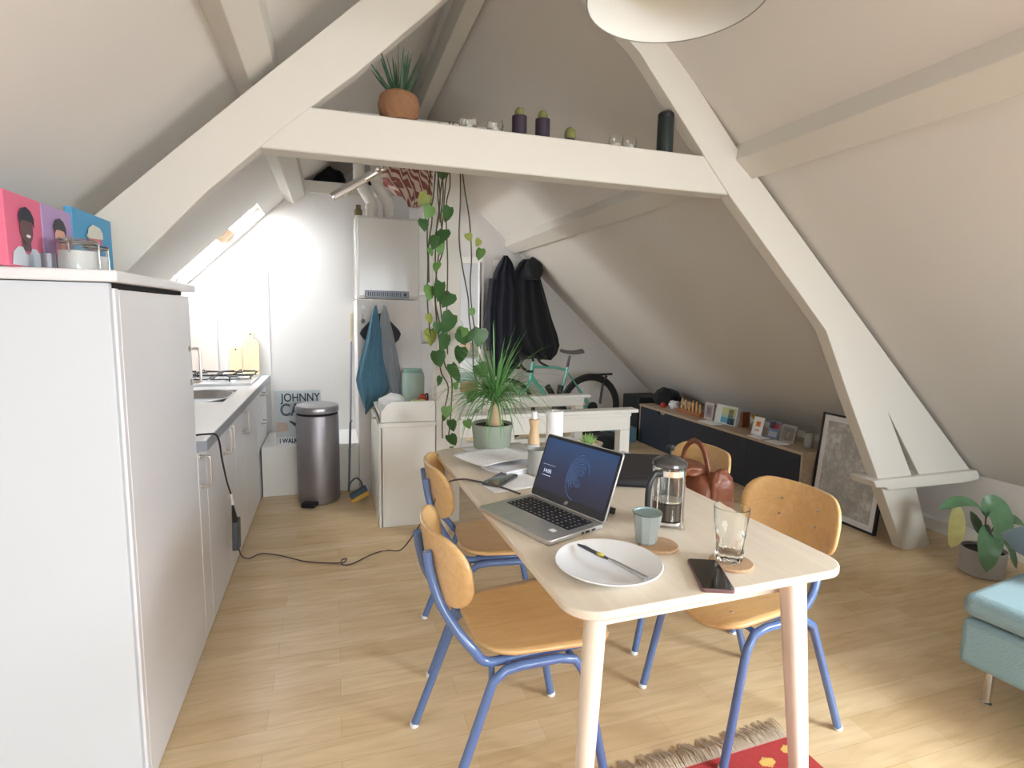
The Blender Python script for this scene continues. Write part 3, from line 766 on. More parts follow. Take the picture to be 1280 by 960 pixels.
lump('hood', .16, -.13, 1.70, .10, .08, .13, M['fabblack'], '', '', 3, .2, t)
cr = thing('coat_hook', 'white hook rail behind the two coats on the far gable', 'hook', (1.9, YF - .02, 1.88))
MB().box(-.22, .22, -.005, .015, -.03, .03).build('rail', M['wpaint'], cr, bevel=.003)

# ------------------------------------------------------------------ bicycle
BY = 5.50
bk = thing('bicycle', 'turquoise racing bicycle with black mudguard against the far gable', 'bicycle', (2.27, BY, 0))
def V(x, z, dy=0): return (x - 2.33, dy, z)
RW, FW = (2.76, .335), (1.78, .335)
for nm, (wx, wz) in (('rear', RW), ('front', FW)):
    b = MB(); b.tube([V(wx + .315 * math.cos(a * PI / 24), wz + .315 * math.sin(a * PI / 24)) for a in range(48)], .017, 8, closed=True)
    w = b.build('wheel', M['rubber'], bk)
    b = MB(); b.tube([V(wx + .296 * math.cos(a * PI / 24), wz + .296 * math.sin(a * PI / 24)) for a in range(48)], .009, 6, closed=True); b.build('rim', M['black'], w)
    b = MB()
    for a in range(20):
        an = a * PI / 10
        b.tube([V(wx, wz, .012 * (-1) ** a), V(wx + .292 * math.cos(an), wz + .292 * math.sin(an))], .001, 4)
    b.lathe([(.016, -.04), (.016, .04)], 12, V(wx, wz), (0, 1, 0))
    b.build('spokes', M['steel'], w)
ST, BB, HT, HB = (2.475, .775), (2.37, .29), (2.085, .80), (2.06, .66)
b = MB()
b.tube([V(*ST), V(*BB)], .016); b.tube([V(ST[0] - .005, ST[1] - .03), V(2.30, .775), V(HT[0], HT[1] - .02)], .014, smooth=4)
b.tube([V(HB[0], HB[1] + .02), V(*BB)], .022); b.tube([V(HT[0] - .005, HT[1] + .03), V(HB[0] - .005, HB[1] - .01)], .022)
for s in (-1, 1):
    b.tube([V(*BB, .0), V(RW[0], RW[1], .045 * s)], .009); b.tube([V(ST[0], ST[1] - .05, 0), V(RW[0], RW[1], .045 * s)], .008)
b.build('frame', M['celeste'], bk)
b = MB()
for s in (-1, 1): b.tube([V(HB[0] - .01, HB[1], .0), V(HB[0] - .04, .58, .04 * s), V(FW[0], FW[1], .045 * s)], .010, smooth=3)
b.build('fork', M['celeste'], bk)
b = MB(); b.tube([V(ST[0] + .0, ST[1]), V(2.50, .90)], .014); b.build('seatpost', M['black'], bk)
b = MB(); b.grid(lambda u, v: Vector(V(2.39 + .25 * u, .945 + .02 * (2 * u - 1) ** 2 - .022 * (2 * v - 1) ** 2, (2 * v - 1) * (.015 + .055 * u ** 1.6))), 12, 8); b.build('saddle', mat('saddle', S(96, 92, 90), .5), bk, solid=.02)
b = MB(); b.tube([V(2.08, .84), V(2.06, .885), V(1.99, .895)], .013, smooth=3); b.build('stem', M['black'], bk)
for s in (-1, 1):
    b = MB(); b.tube([V(1.99, .895, 0), V(1.985, .897, .14 * s), V(1.965, .895, .20 * s), V(1.89, .885, .21 * s), V(1.87, .82, .21 * s), V(1.94, .76, .21 * s), V(2.0, .755, .21 * s)], .014, smooth=4)
    b.tube([V(1.88, .885, .21 * s), V(1.86, .93, .21 * s)], .016)
    b.build('handlebar', M['black'], bk)
b = MB(); b.tube([V(2.12, .885), V(2.16, .83), V(2.215, .80), V(2.25, .785)], .012, smooth=3); b.build('bar_bag_strap', M['black'], bk)
for (a, c2) in (((2.245, .575), (2.325, .455)), ((2.405, .58), (2.385, .44))):
    b = MB(); b.tube([V(*a), V(*c2)], .032, 14); b.build('bottle', M['black'], bk)
b = MB()
b.tube([V(RW[0] + .345 * math.cos(R(a)), RW[1] + .345 * math.sin(R(a))) for a in range(-10, 175, 8)], .022, 8, flat=.4)
b.build('mudguard', M['black'], bk)
b = MB(); b.tube([V(2.76, .685), V(3.02, .690)], .013); b.tube([V(2.955, .67), V(2.915, .60), V(2.885, .36)], .014, smooth=2); b.build('rack', M['black'], bk)
b = MB(); b.lathe([(.095, -.003), (.1, 0), (.095, .003)], 30, V(BB[0], BB[1], -.05), (0, 1, 0)); b.tube([V(*BB, -.06), V(BB[0] + .12, BB[1] - .12, -.06)], .01); b.build('crankset', M['black'], bk)
b = MB(); b.lathe([(.06, -.02), (.03, .0)], 20, V(RW[0], RW[1], -.05), (0, 1, 0)); b.tube([V(RW[0], RW[1] - .03, -.05), V(RW[0] - .01, RW[1] - .13, -.05)], .012); b.build('derailleur', M['black'], bk)
# things under / beside the bike
rp2 = MB().box(-.10, .10, -.02, .02, 0, .56).build('white_board', mat('board_offwhite', S(206, 202, 198), .6), bevel=.003)
rp2.location = (1.93, YF - .04, .36 - .36); rp2.scale = (1, 1, 1.55); tag(rp2, 'off white panel leaning on the gable behind the bicycle front', 'panel')
bx = MB().box(-.16, .16, -.12, .12, 0, .16).build('blue_crate', mat('blue_crate', S(92, 128, 146), .6), bevel=.01); bx.location = (2.90, 5.20, 0); tag(bx, 'low blue crate on the floor near the rear wheel', 'crate')
lump('dark_shoes_bag', 2.62, 4.95, 0, .22, .14, .09, M['fabblack'], 'dark bag lying on the floor below the bicycle', 'bag', 8)

# ------------------------------------------------------------------ sideboard
SX0, SX1, SY0, SY1, SZ = 3.10, 3.50, 2.948, 5.12, .412
sd = thing('sideboard', 'long low sideboard with dark navy doors and oak top under the right slope', 'sideboard', (3.3, 4.04, 0))
L(lambda b: (b.box(SX0 + .004, SX1, SY0, SY0 + .022, 0, SZ - .0215), b.box(SX0 + .004, SX1, SY1 - .022, SY1, 0, SZ - .0215), b.box(SX0 + .03, SX1, SY0 + .022, SY1 - .022, .0, SZ - .03)), 'carcass', M['oak'], sd, smooth=False)
L(lambda b: b.box(SX0 - .002, SX1, SY0 - .002, SY1 + .002, SZ - .021, SZ), 'top', M['oak'], sd, bevel=.002)
nd = 4; dl = (SY1 - SY0 - .044) / nd
for k in range(nd):
    a = SY0 + .022 + k * dl
    if k == 3: dpoly = lambda b: b.prism([(a + .003, .004), (a + dl - .003, .004), (a + dl - .003, SZ - .024), (a + .20, SZ - .024), (a + .18, SZ - .05), (a + .10, SZ - .05), (a + .08, SZ - .024), (a + .003, SZ - .024)], SX0, SX0 + .02, 'x')
    else: dpoly = lambda b: b.box(SX0, SX0 + .02, a + .0015, a + dl - .0015, .004, SZ - .024)
    L(dpoly, 'door', M['sidefront'], sd, bevel=.0015)
bx = MB().box(-.19, .17, -.17, .17, 0, .47).build('storage_box', mat('dark_box', S(30, 34, 38), .6), bevel=.008); bx.location = (3.30, 5.33, 0); bx.scale = (1, 1, 1); tag(bx, 'tall dark storage box at the far end of the sideboard', 'box')
lump('black_backpack', 3.36, 5.02, SZ, .12, .17, .10, M['fabblack'], 'black bag lying on the far end of the sideboard', 'bag', 3)
o = lump('red_pouch', 3.22, 4.86, SZ, .03, .035, .028, mat('red_cloth', S(176, 46, 44), .7), 'small red pouch on the sideboard edge', 'pouch', 2)
o = lump('white_trainer', 3.28, 4.76, SZ, .045, .06, .05, mat('toy_white', S(214, 214, 218), .8), 'white rounded soft toy beside the red pouch', 'toy', 4, .4)
o = lump('beige_plush', 3.32, 4.60, SZ, .05, .06, .055, mat('toy_beige', S(214, 200, 176), .85), 'beige soft toy between the white toy and the wooden rack', 'toy', 5, .4)
# wooden rack with pegs
wk = thing('wooden_game', 'wooden peg rack game with a row of pale pegs on the sideboard', 'game', (3.27, 4.46, SZ))
MB().box(-.06, .06, -.20, .17, 0, .035).build('tray', mat('rack_wood', S(160, 104, 66), .5), wk, bevel=.004)
for k in range(12):
    b = MB(); b.lathe([(.008, 0), (.010, .02), (.008, .06 + .012 * (k % 3)), (.004, .075 + .012 * (k % 3)), (0, .08 + .012 * (k % 3))], 10, (-.035 + .02 * (k % 2), -.18 + k * .028, .0352))
    b.build('peg', mat('peg_wood', S(214, 168, 110), .5) if k == 0 else bpy.data.materials['peg_wood'], wk)
def card(name, x, y, w, h, th, rz, lean, m, lab, cat, extra=None):
    t = thing(name, lab, cat, (x, y, SZ), rz)
    b = MB(); b.xf(Matrix.Rotation(lean, 4, 'Y')); b.box(0, th, -w / 2, w / 2, 0, h); b.build('body', m, t, bevel=.0015)
    for i, (y0, y1, z0, z1, col) in enumerate(extra or []):
        b = MB(); b.xf(Matrix.Rotation(lean, 4, 'Y')); b.box(-.0012, -.0002, y0 * w, y1 * w, z0 * h, z1 * h); b.build('printed_panel', mat(name + '_print', col, .6), t, smooth=False)
    return t
card('book', 3.25, 4.185, .105, .15, .028, R(8), R(6), mat('book_grey', S(196, 184, 182), .6), 'small standing book with a grey pink drawing on its cover, left of the beach card', 'book', [(-.38, .38, .12, .88, S(160, 146, 150)), (-.2, .2, .3, .75, S(120, 116, 124))])
card('picture_box', 3.24, 3.95, .24, .165, .05, R(6), R(10), mat('book_white', S(214, 218, 216), .5), 'picture card with a beach scene leaning on the sideboard', 'picture', [(-.45, .2, .08, .38, S(92, 164, 198)), (-.45, .2, .38, .55, S(170, 196, 180)), (-.45, .2, .55, .9, S(196, 200, 150)), (-.45, -.12, .05, .40, S(40, 52, 66)), (-.34, -.12, .42, .82, S(70, 84, 96))])
bx = MB().box(-.04, .04, -.012, .012, 0, .13).build('brown_book', M['brown'], bevel=.002); bx.location = (3.33, 3.80, SZ); tag(bx, 'thin brown book standing right of the beach picture', 'book')
mg = MB().box(-.055, .055, -.10, .10, 0, .006).build('leaflet', M['paper']); mg.location = (3.155, 4.03, SZ); tag(mg, 'white leaflet lying in front of the beach picture', 'leaflet')
tr = thing('gold_trophy', 'shiny gold figurine standing beside the sun postcard', 'figurine', (3.26, 3.60, SZ))
MB().lathe([(.024, 0), (.026, .01), (.012, .02), (.010, .05), (.024, .07), (.02, .09), (.008, .10)], 16).build('body', M['brass'], tr)
b = MB(); b.ball((0, 0, .118), .022, 14, 10, (1.2, .9, .9)); b.ball((-.02, .012, .13), .012); b.ball((.018, .01, .135), .012); b.build('head', M['brass'], tr)
card('postcard', 3.20, 3.52, .105, .145, .004, R(4), R(12), M['paper'], 'white postcard with an orange sun print on the sideboard', 'card', [(-.22, .18, .48, .76, S(222, 128, 44)), (-.2, .2, .22, .30, S(214, 150, 120))])
card('postcard', 3.225, 3.38, .10, .14, .004, R(10), R(16), mat('card_blue', S(112, 134, 172), .6), 'blue and red printed card between the sun card and the framed photo', 'card', [(-.4, .3, .55, .9, S(176, 66, 66)), (-.35, .35, .1, .4, S(170, 178, 188)), (-.1, .4, .6, .95, S(60, 66, 84))])
card('photo_frame', 3.235, 3.245, .125, .135, .012, R(8), R(14), mat('photo_grey', S(160, 156, 150), .4), 'grey photograph of figures leaning on the sideboard right end', 'photograph', [(-.40, .40, .12, .85, S(128, 122, 116)), (-.1, .14, .2, .6, S(196, 192, 186))])
gl = thing('drinking_glass', 'clear tumbler at the near end of the sideboard', 'glass', (3.26, 3.06, SZ))
MB().lathe([(.0, .0), (.03, .0), (.034, .11), (.031, .11), (.027, .006), (0, .006)], 20).build('glass_body', mat('frosted_glass', S(220, 222, 220), .2, trans=.6), gl)
for yy in (3.44, 3.25):
    mg = MB().box(-.05, .05, -.07, .07, 0, .004).build('leaflet', M['paper']); mg.location = (3.155, yy, SZ); tag(mg, 'white flyer lying flat below the ' + ('sun postcard' if yy > 3.3 else 'grey photograph'), 'leaflet')

# ------------------------------------------------------------------ framed city map print
mpt = bpy.data.materials.new('city_print'); mpt.use_nodes = True
nt = mpt.node_tree; pb = nt.nodes['Principled BSDF']
tcn = nt.nodes.new('ShaderNodeTexCoord')
vo = nt.nodes.new('ShaderNodeTexVoronoi'); vo.inputs['Scale'].default_value = 34
nz = nt.nodes.new('ShaderNodeTexNoise'); nz.inputs['Scale'].default_value = 9; nz.inputs['Detail'].default_value = 10; nz.inputs['Roughness'].default_value = .75
rp = nt.nodes.new('ShaderNodeValToRGB'); rp.color_ramp.elements[0].position = .3; rp.color_ramp.elements[0].color = S(158, 158, 156); rp.color_ramp.elements[1].position = .64; rp.color_ramp.elements[1].color = S(240, 240, 240)
e = rp.color_ramp.elements.new(.5); e.color = S(196, 194, 190)
mx = nt.nodes.new('ShaderNodeMix'); mx.data_type = 'RGBA'; mx.blend_type = 'MULTIPLY'; mx.inputs[0].default_value = .45
nt.links.new(tcn.outputs['Object'], vo.inputs['Vector']); nt.links.new(tcn.outputs['Object'], nz.inputs['Vector'])
nt.links.new(nz.outputs['Fac'], rp.inputs['Fac']); nt.links.new(rp.outputs['Color'], mx.inputs[6]); rv = nt.nodes.new('ShaderNodeMapRange'); rv.inputs[1].default_value = 0; rv.inputs[2].default_value = .6; rv.inputs[3].default_value = 1.15; rv.inputs[4].default_value = .7; nt.links.new(vo.outputs['Distance'], rv.inputs[0]); nt.links.new(rv.outputs[0], mx.inputs[7])
nt.links.new(mx.outputs[2], pb.inputs['Base Color']); pb.inputs['Roughness'].default_value = .35
fp = thing('framed_poster', 'black framed grey city drawing leaning behind the truss leg', 'picture', (3.185, 2.69, 0))
lean = Matrix.Rotation(R(5), 4, 'Y')
def leanbox(name, m, *a, **k):
    b = MB(); b.xf(lean); b.box(*a); return b.build(name, m, fp, **k)
b = MB(); b.xf(lean)
for y0, y1, z0, z1 in ((-.25, .25, 0, .012), (-.25, .25, .688, .70), (-.25, -.238, .012, .688), (.238, .25, .012, .688)): b.box(-.008, .016, y0, y1, z0, z1)
b.build('frame', M['black'], fp, smooth=False)
leanbox('mount', M['paper'], .002, .010, -.238, .238, .012, .688, smooth=False)
leanbox('print', mpt, -.0005, .0018, -.20, .20, .05, .65, smooth=False)

# ------------------------------------------------------------------ shelf items on the collar beam
BT = 2.0665; BMY = 2.29
al = thing('potted_aloe', 'spiky aloe in a round brown coconut fibre pot on the collar beam', 'plant', (.262, BMY, BT))
MB().lathe([(.0, .0), (.055, .0), (.074, .02), (.081, .055), (.072, .09), (.055, .102), (.045, .096), (0, .09)], 28).build('pot', M['coir'], al)
b = MB()
for k in range(20):
    an = k * 2.4; ti = .16 + .85 * ((k * 7) % 10) / 10; ln = .16 - .05 * ti * ((k % 3) / 2)
    d = Vector((math.cos(an) * math.sin(ti), math.sin(an) * math.sin(ti), math.cos(ti)))
    p0 = Vector((.012 * math.cos(an), .012 * math.sin(an), .09))
    b.tube([p0, p0 + d * ln * .4, p0 + d * ln * .75 + Vector((0, 0, .008)), p0 + d * ln + Vector((0, 0, .02))], lambda t: .0075 * (1 - t) ** .8 + .0004, 6, smooth=3, flat=.5)
b.build('leaves', M['aloe'], al)
def tealight(x, s, lab):
    t = thing('glass_tealight', lab, 'candle holder', (x, BMY, BT))
    MB().lathe([(0, 0), (.022 * s, 0), (.036 * s, .012), (.039 * s, .03), (.033 * s, .05), (.031 * s, .05), (.036 * s, .03), (.033 * s, .014), (.02 * s, .004), (0, .004)], 24).build('glass_bowl', M['glass'], t)
    MB().lathe([(0, .0045), (.018, .0045), (.018, .016), (0, .017)], 18).build('candle', M['ceramic'], t)
tealight(.538, 1.0, 'round clear tealight glass right of the aloe on the beam')
tealight(.650, .9, 'round clear tealight glass left of the purple cactus pots')
tealight(1.205, .85, 'clear tealight glass between the tiny cactus and its twin')
tealight(1.272, .85, 'clear tealight glass nearest the black canister')
def cpot(x, h, r, lab, tiny=False):
    t = thing('potted_cactus', lab, 'cactus', (x, BMY, BT))
    MB().lathe([(0, 0), (r, 0), (r, h), (r * .85, h), (r * .8, h - .01), (0, h - .01)], 24).build('pot', M['purple'], t)
    b = MB(); b.ball((0, 0, h + .012), .021 if not tiny else .026, 14, 10, (1, 1, 1.25)); b.build('cactus_body', M['cactus'], t)
cpot(.755, .078, .031, 'tall dark purple pot with a round cactus, left one of two')
cpot(.858, .078, .031, 'tall dark purple pot with a round cactus, right one of two')
cpot(.985, .018, .022, 'tiny hairy cactus in a very low dark pot on the beam', True)
ca = thing('black_canister', 'tall black cylinder bottle at the right end of the beam', 'canister', (1.452, BMY, BT))
MB().lathe([(0, 0), (.036, 0), (.037, .01), (.037, .15), (.036, .155)], 28).build('body', mat('canister_black', S(34, 44, 44), .35), ca)
MB().lathe([(.0355, .1555), (.0365, .16), (.036, .172), (.028, .18), (0, .182)], 28).build('cap', M['black'], ca)

# ------------------------------------------------------------------ top of the tall cabinet
TZ = 1.4185
def canvas(y0, y1, zt0, bgc, skin, hair, shirt, lab, hat=False):
    w = y1 - y0; h = zt0 - TZ
    t = thing('canvas_print', lab, 'picture', (-.70, (y0 + y1) / 2, TZ))
    MB().box(0, .018, -w / 2, w / 2, 0, h).build('canvas', mat('canvas_background', bgc, .6), t, bevel=.002)
    def shape(poly, m, nm, d):
        b = MB(); b.prism([(p[0] * w, (.02 + .96 * p[1]) * h) for p in poly], .0185 + d, .0195 + d, 'x'); b.build(nm, m, t, smooth=False)
    def ell(cy, cz, ry, rz, n=24): return [(cy + ry * math.cos(2 * PI * k / n), cz + rz * math.sin(2 * PI * k / n)) for k in range(n)]
    shape([(-.12, .22), (.12, .22), (.12, .42), (-.12, .42)], mat('neck', skin, .6), 'printed_neck', 0)
    shape([(-.42, -.0), (.42, -.0), (.38, .18), (.24, .27), (.13, .27), (.06, .18), (-.06, .18), (-.13, .27), (-.24, .27), (-.38, .18)], mat('shirt', shirt, .6), 'printed_shirt', .0012)
    shape(ell(0, .53, .17, .20), mat('skin', skin, .6), 'printed_face', .0024)
    if hat: shape([(-.24, .62), (-.17, .60), (.19, .64), (.19, .74), (.12, .82), (-.06, .84), (-.17, .76), (-.19, .68)], mat('hat', hair, .6), 'printed_hat', .0036)
    else: shape([(-.19, .60), (-.14, .66), (0, .67), (.14, .66), (.19, .58), (.20, .72), (.12, .82), (.0, .86), (-.12, .82), (-.2, .72)], mat('hair', hair, .7), 'printed_hair', .0036)
    shape(ell(.02, .44, .055, .022), mat('smile', S(238, 232, 228), .5), 'printed_smile', .0036)
canvas(1.535, 1.700, 1.584, S(222, 112, 142), S(104, 80, 84), S(52, 56, 70), S(206, 216, 226), 'pink canvas portrait of a smiling person in a white vest, leftmost on the cabinet')
canvas(1.704, 1.872, 1.584, S(178, 148, 192), S(222, 168, 152), S(76, 76, 80), S(206, 214, 228), 'lilac canvas portrait of a person with dark hair on the cabinet')
canvas(1.877, 2.166, 1.606, S(84, 156, 198), S(206, 112, 122), S(214, 212, 198), S(206, 214, 228), 'blue canvas portrait of a person in a pale cap behind the jars', True)
def cjar(x, y, h, r, lab):
    t = thing('storage_jar', lab, 'jar', (x, y, TZ))
    MB().lathe([(0, .0), (r, .0), (r, h * .86), (r * .93, h * .92), (r * .93, h * .93), (r * .9, h * .93), (r * .9, h * .9), (r * .96, h * .84), (r * .96, .003), (0, .003)], 28).build('glass_body', M['glass'], t)
    MB().lathe([(0, .004), (r * .93, .004), (r * .93, h * .62), (0, h * .62)], 24).build('flour', mat('flour', S(244, 242, 240), .9), t)
    MB().lathe([(r * .98, h * .90), (r * 1.0, h * .95), (r * .9, h * 1.0), (0, h * 1.01)], 28).build('lid', M['glass'], t)
    b = MB(); b.tube([(0, -r - .004, h * .55), (0, -r - .012, h * .8), (0, -r * .95, h * 1.0)], .002, 6); b.tube([(r * 1.0 * math.cos(a * PI / 12), r * 1.0 * math.sin(a * PI / 12), h * .88) for a in range(24)], .002, 6, closed=True)
    b.build('wire_clip', M['steel'], t)
cjar(-.605, 1.685, .078, .044, 'large clip top jar of white flour on the tall cabinet')
cjar(-.600, 1.785, .073, .028, 'smaller clip top jar right of the flour jar on the tall cabinet')
b = MB(); b.lathe([(0, 0), (.013, 0), (.013, .034), (0, .036)], 16)
o = b.build('spice_tin', mat('tin_grey', S(120, 120, 128), .4, .4)); o.location = (-.635, 1.60, TZ); tag(o, 'small dark grey tin left of the flour jar', 'tin')

# ------------------------------------------------------------------ pendant lamp
pl_ = thing('pendant_lamp', 'large pale round drum pendant shade hanging over the table', 'lamp', (.845, 1.315, 2.13))
MB().lathe([(.225, 0), (.218, .22), (.215, .22), (.222, 0)], 64, closed=True).build('shade', M['shade'], pl_)
MB().tube([(.2245 * math.cos(a * PI / 32), .2245 * math.sin(a * PI / 32), 0) for a in range(64)], .0022, 6, closed=True).build('lower_ring', mat('ring_grey', S(140, 136, 130), .5), pl_)
MB().lathe([(0, .19), (.215, .195), (.215, .2), (0, .196)], 40).build('diffuser', M['shade'], pl_)
MB().tube([(0, 0, .196), (-.05, 0, .60), (-.092, 0, .842)], .003, 6).build('cable', M['white'], pl_)

# ------------------------------------------------------------------ trailing vine
def heart_leaf(b, c, d, nrm, s):
    c = Vector(c); d = Vector(d).normalized(); nrm = Vector(nrm); nrm = (nrm - d * nrm.dot(d)).normalized(); w = d.cross(nrm)
    out = [(0, 0), (.30, -.10), (.5, .12), (.48, .42), (.30, .75), (0, 1.05)]
    vs = [c]; row = []
    pts = []
    for x, y in out[1:-1]: pts.append((x, y))
    L_ = [c + d * y * s + w * x * s - nrm * abs(x) * s * .22 for x, y in pts]
    R_ = [c + d * y * s - w * x * s - nrm * abs(x) * s * .22 for x, y in pts]
    mid = [c, c + d * .12 * s, c + d * .42 * s, c + d * .75 * s - nrm * .05 * s]
    tip = c + d * 1.05 * s - nrm * .12 * s
    vs = mid + L_ + R_ + [tip]
    f = []
    for o in (4, 8):
        q = [(0, o, o + 1, 1), (1, o + 1, o + 2, 2), (2, o + 2, o + 3, 3), (3, o + 3, 12)]
        f += q if o == 4 else [tuple(reversed(t)) for t in q]
    b.add(vs, f)
vn = thing('trailing_vine', 'long trailing pothos vine hanging from the beam in front of the pillar', 'plant', (.63, 3.10, 2.15))
rnd = random.Random(11)
strands = [  # x offsets at several heights (world x, z)
    [(.545, 2.11), (.53, 1.95), (.50, 1.80), (.505, 1.6), (.50, 1.4), (.515, 1.2)],
    [(.56, 2.12), (.575, 1.95), (.555, 1.80), (.55, 1.6), (.57, 1.45), (.59, 1.25), (.60, 1.05), (.645, .95), (.64, .72), (.625, .60)],
    [(.59, 2.12), (.60, 2.0), (.585, 1.85), (.60, 1.7), (.56, 1.55), (.56, 1.35), (.58, 1.15), (.585, 1.0), (.63, .9), (.60, .72), (.60, .6)],
    [(.62, 2.12), (.625, 2.02), (.605, 1.9), (.61, 1.6), (.61, 1.3), (.615, 1.1)],
    [(.685, 2.12), (.69, 1.95), (.685, 1.75), (.70, 1.6), (.735, 1.42), (.745, 1.3), (.77, 1.15), (.775, 1.0), (.80, .93)],
    [(.575, 2.12), (.565, 2.0), (.575, 1.88), (.56, 1.78), (.535, 1.68)],
    [(.60, 2.12), (.575, 2.02), (.565, 1.9), (.57, 1.82)],
    [(.63, 2.12), (.61, 2.06), (.60, 1.98), (.585, 1.8), (.565, 1.62), (.55, 1.40), (.60, 1.18)],
    [(.53, 2.10), (.52, 2.0), (.535, 1.85), (.515, 1.7), (.52, 1.5)],
    [(.69, 2.12), (.71, 2.0), (.735, 1.85), (.745, 1.65), (.74, 1.5), (.755, 1.35), (.78, 1.2)],
]
bs = MB(); bl = MB(); bl2 = MB(); bl3 = MB()
off = Vector((-.63, -3.10, -2.15))
for i, st in enumerate(strands):
    yy = 3.08 + .03 * (i % 3)
    pts = [Vector((x, yy + .012 * math.sin(z * 9 + i), z)) + off for x, z in st]
    bs.tube(pts, .0040, 5, smooth=5)
    bs.tube([pts[0], pts[0] + Vector((0, -.02, .12)), pts[0] + Vector((0, -.10, .20))], .003, 5, smooth=3)
leafs = [(.585, 2.09, .085, 0), (.475, 1.80, .07, 0), (.515, 1.86, .08, 1), (.50, 1.93, .08, 2), (.585, 1.74, .10, 0), (.545, 1.71, .08, 0), (.565, 1.68, .07, 1), (.625, 1.87, .09, 0), (.545, 1.58, .06, 1),
         (.575, 1.45, .115, 0), (.63, 1.40, .10, 0), (.515, 1.44, .09, 1), (.645, 1.27, .13, 0), (.60, 1.17, .10, 0), (.55, 1.25, .07, 0), (.545, 1.08, .10, 0), (.67, 1.19, .09, 0), (.685, 1.10, .10, 0),
         (.74, 1.20, .075, 0), (.70, 1.22, .08, 1), (.805, 1.20, .11, 0), (.63, 1.0, .12, 0), (.575, .95, .06, 0), (.79, 1.0, .10, 0), (.765, .85, .08, 0), (.715, .70, .06, 1), (.79, 1.72, .05, 2), (.79, 1.66, .07, 1),
         (.60, .78, .07, 1), (.61, .74, .06, 0), (.62, .70, .075, 0), (.625, .60, .08, 0), (.635, .55, .06, 1), (.52, 1.20, .10, 2), (.50, 1.30, .06, 2), (.50, 1.22, .05, 2), (.745, 1.34, .05, 1), (.66, .92, .05, 1), (.51, 1.66, .05, 1), (.72, 1.75, .05, 2)]
for k, (x, z, s, kind) in enumerate(leafs):
    bb = (bl, bl2, bl3)[kind]
    an = rnd.uniform(-.6, .6)
    d = Vector((math.sin(an), rnd.uniform(-.25, .1), -math.cos(an)))
    s *= .92
    heart_leaf(bb, Vector((x, 3.05 + rnd.uniform(-.03, .03), z + s * .45)) + off, d, (rnd.uniform(-1.1, 1.1), -1, rnd.uniform(-.2, .9)), s)
bs.build('stems', M['stem'], vn)
bl.build('foliage', M['leaf'], vn, angle=0); bl2.build('foliage', M['leafl'], vn, angle=0); bl3.build('foliage', M['leafy'], vn, angle=0)

# ------------------------------------------------------------------ dining table
TA = R(1.6); TZT = .74
tb = thing('dining_table', 'pale ash dining table with rounded corners and tapered splayed legs', 'table', (.443, .93, 0), TA)
TW, TL_, RC = .745, 1.42, .075
def rrect(x0, x1, y0, y1, r, n=8):
    p = []
    for cx, cy, a0 in ((x1 - r, y1 - r, 0), (x0 + r, y1 - r, 90), (x0 + r, y0 + r, 180), (x1 - r, y0 + r, 270)):
        for k in range(n + 1): a = R(a0 + 90 * k / n); p.append((cx + r * math.cos(a), cy + r * math.sin(a)))
    return p
MB().prism(rrect(0, TW, 0, TL_, RC), TZT - .020, TZT).build('tabletop', M['table'], tb, bevel=.004)
b = MB()
for a in ((.09, TW - .09, .07, .09), (.09, TW - .09, TL_ - .09, TL_ - .07), (.07, .09, .09, TL_ - .09), (TW - .09, TW - .07, .09, TL_ - .09)): b.box(*a, TZT - .075, TZT - .021)
b.build('apron', M['tleg'], tb, bevel=.002)
for (cx, cy, sx, sy, wd) in ((.070, .045, -1.3, -.7, 1.0), (.592, .040, 2.0, -1.5, 1.2), (.065, TL_ - .065, -1, 1, 1.0), (.592, TL_ - .065, 2.0, 1, 1.2)):
    b = MB(); n = 20
    lv = [(0, .014), (.2, .0165), (.5, .0205), (.70, .0225), (TZT - .0205, .0235)]
    vs = []
    for z, r in lv:
        t = 1 - z / TZT
        ox, oy = cx + sx * .030 * t, cy + sy * .030 * t
        for k in range(n):
            a = 2 * PI * k / n; ca, sa = math.cos(a), math.sin(a)
            pw = 2.6 if wd == 1.0 else 6.0; q = (abs(ca) ** pw + abs(sa) ** pw) ** (-1 / pw)
            vs.append((ox + wd * r * ca * q, oy + r * sa * q, z))
    fs = [(i * n + k, i * n + (k + 1) % n, (i + 1) * n + (k + 1) % n, (i + 1) * n + k) for i in range(len(lv) - 1) for k in range(n)] + [tuple(range(n))[::-1], tuple(range((len(lv) - 1) * n, len(lv) * n))]
    b.add(vs, fs); b.build('leg', M['tleg'], tb, angle=50)

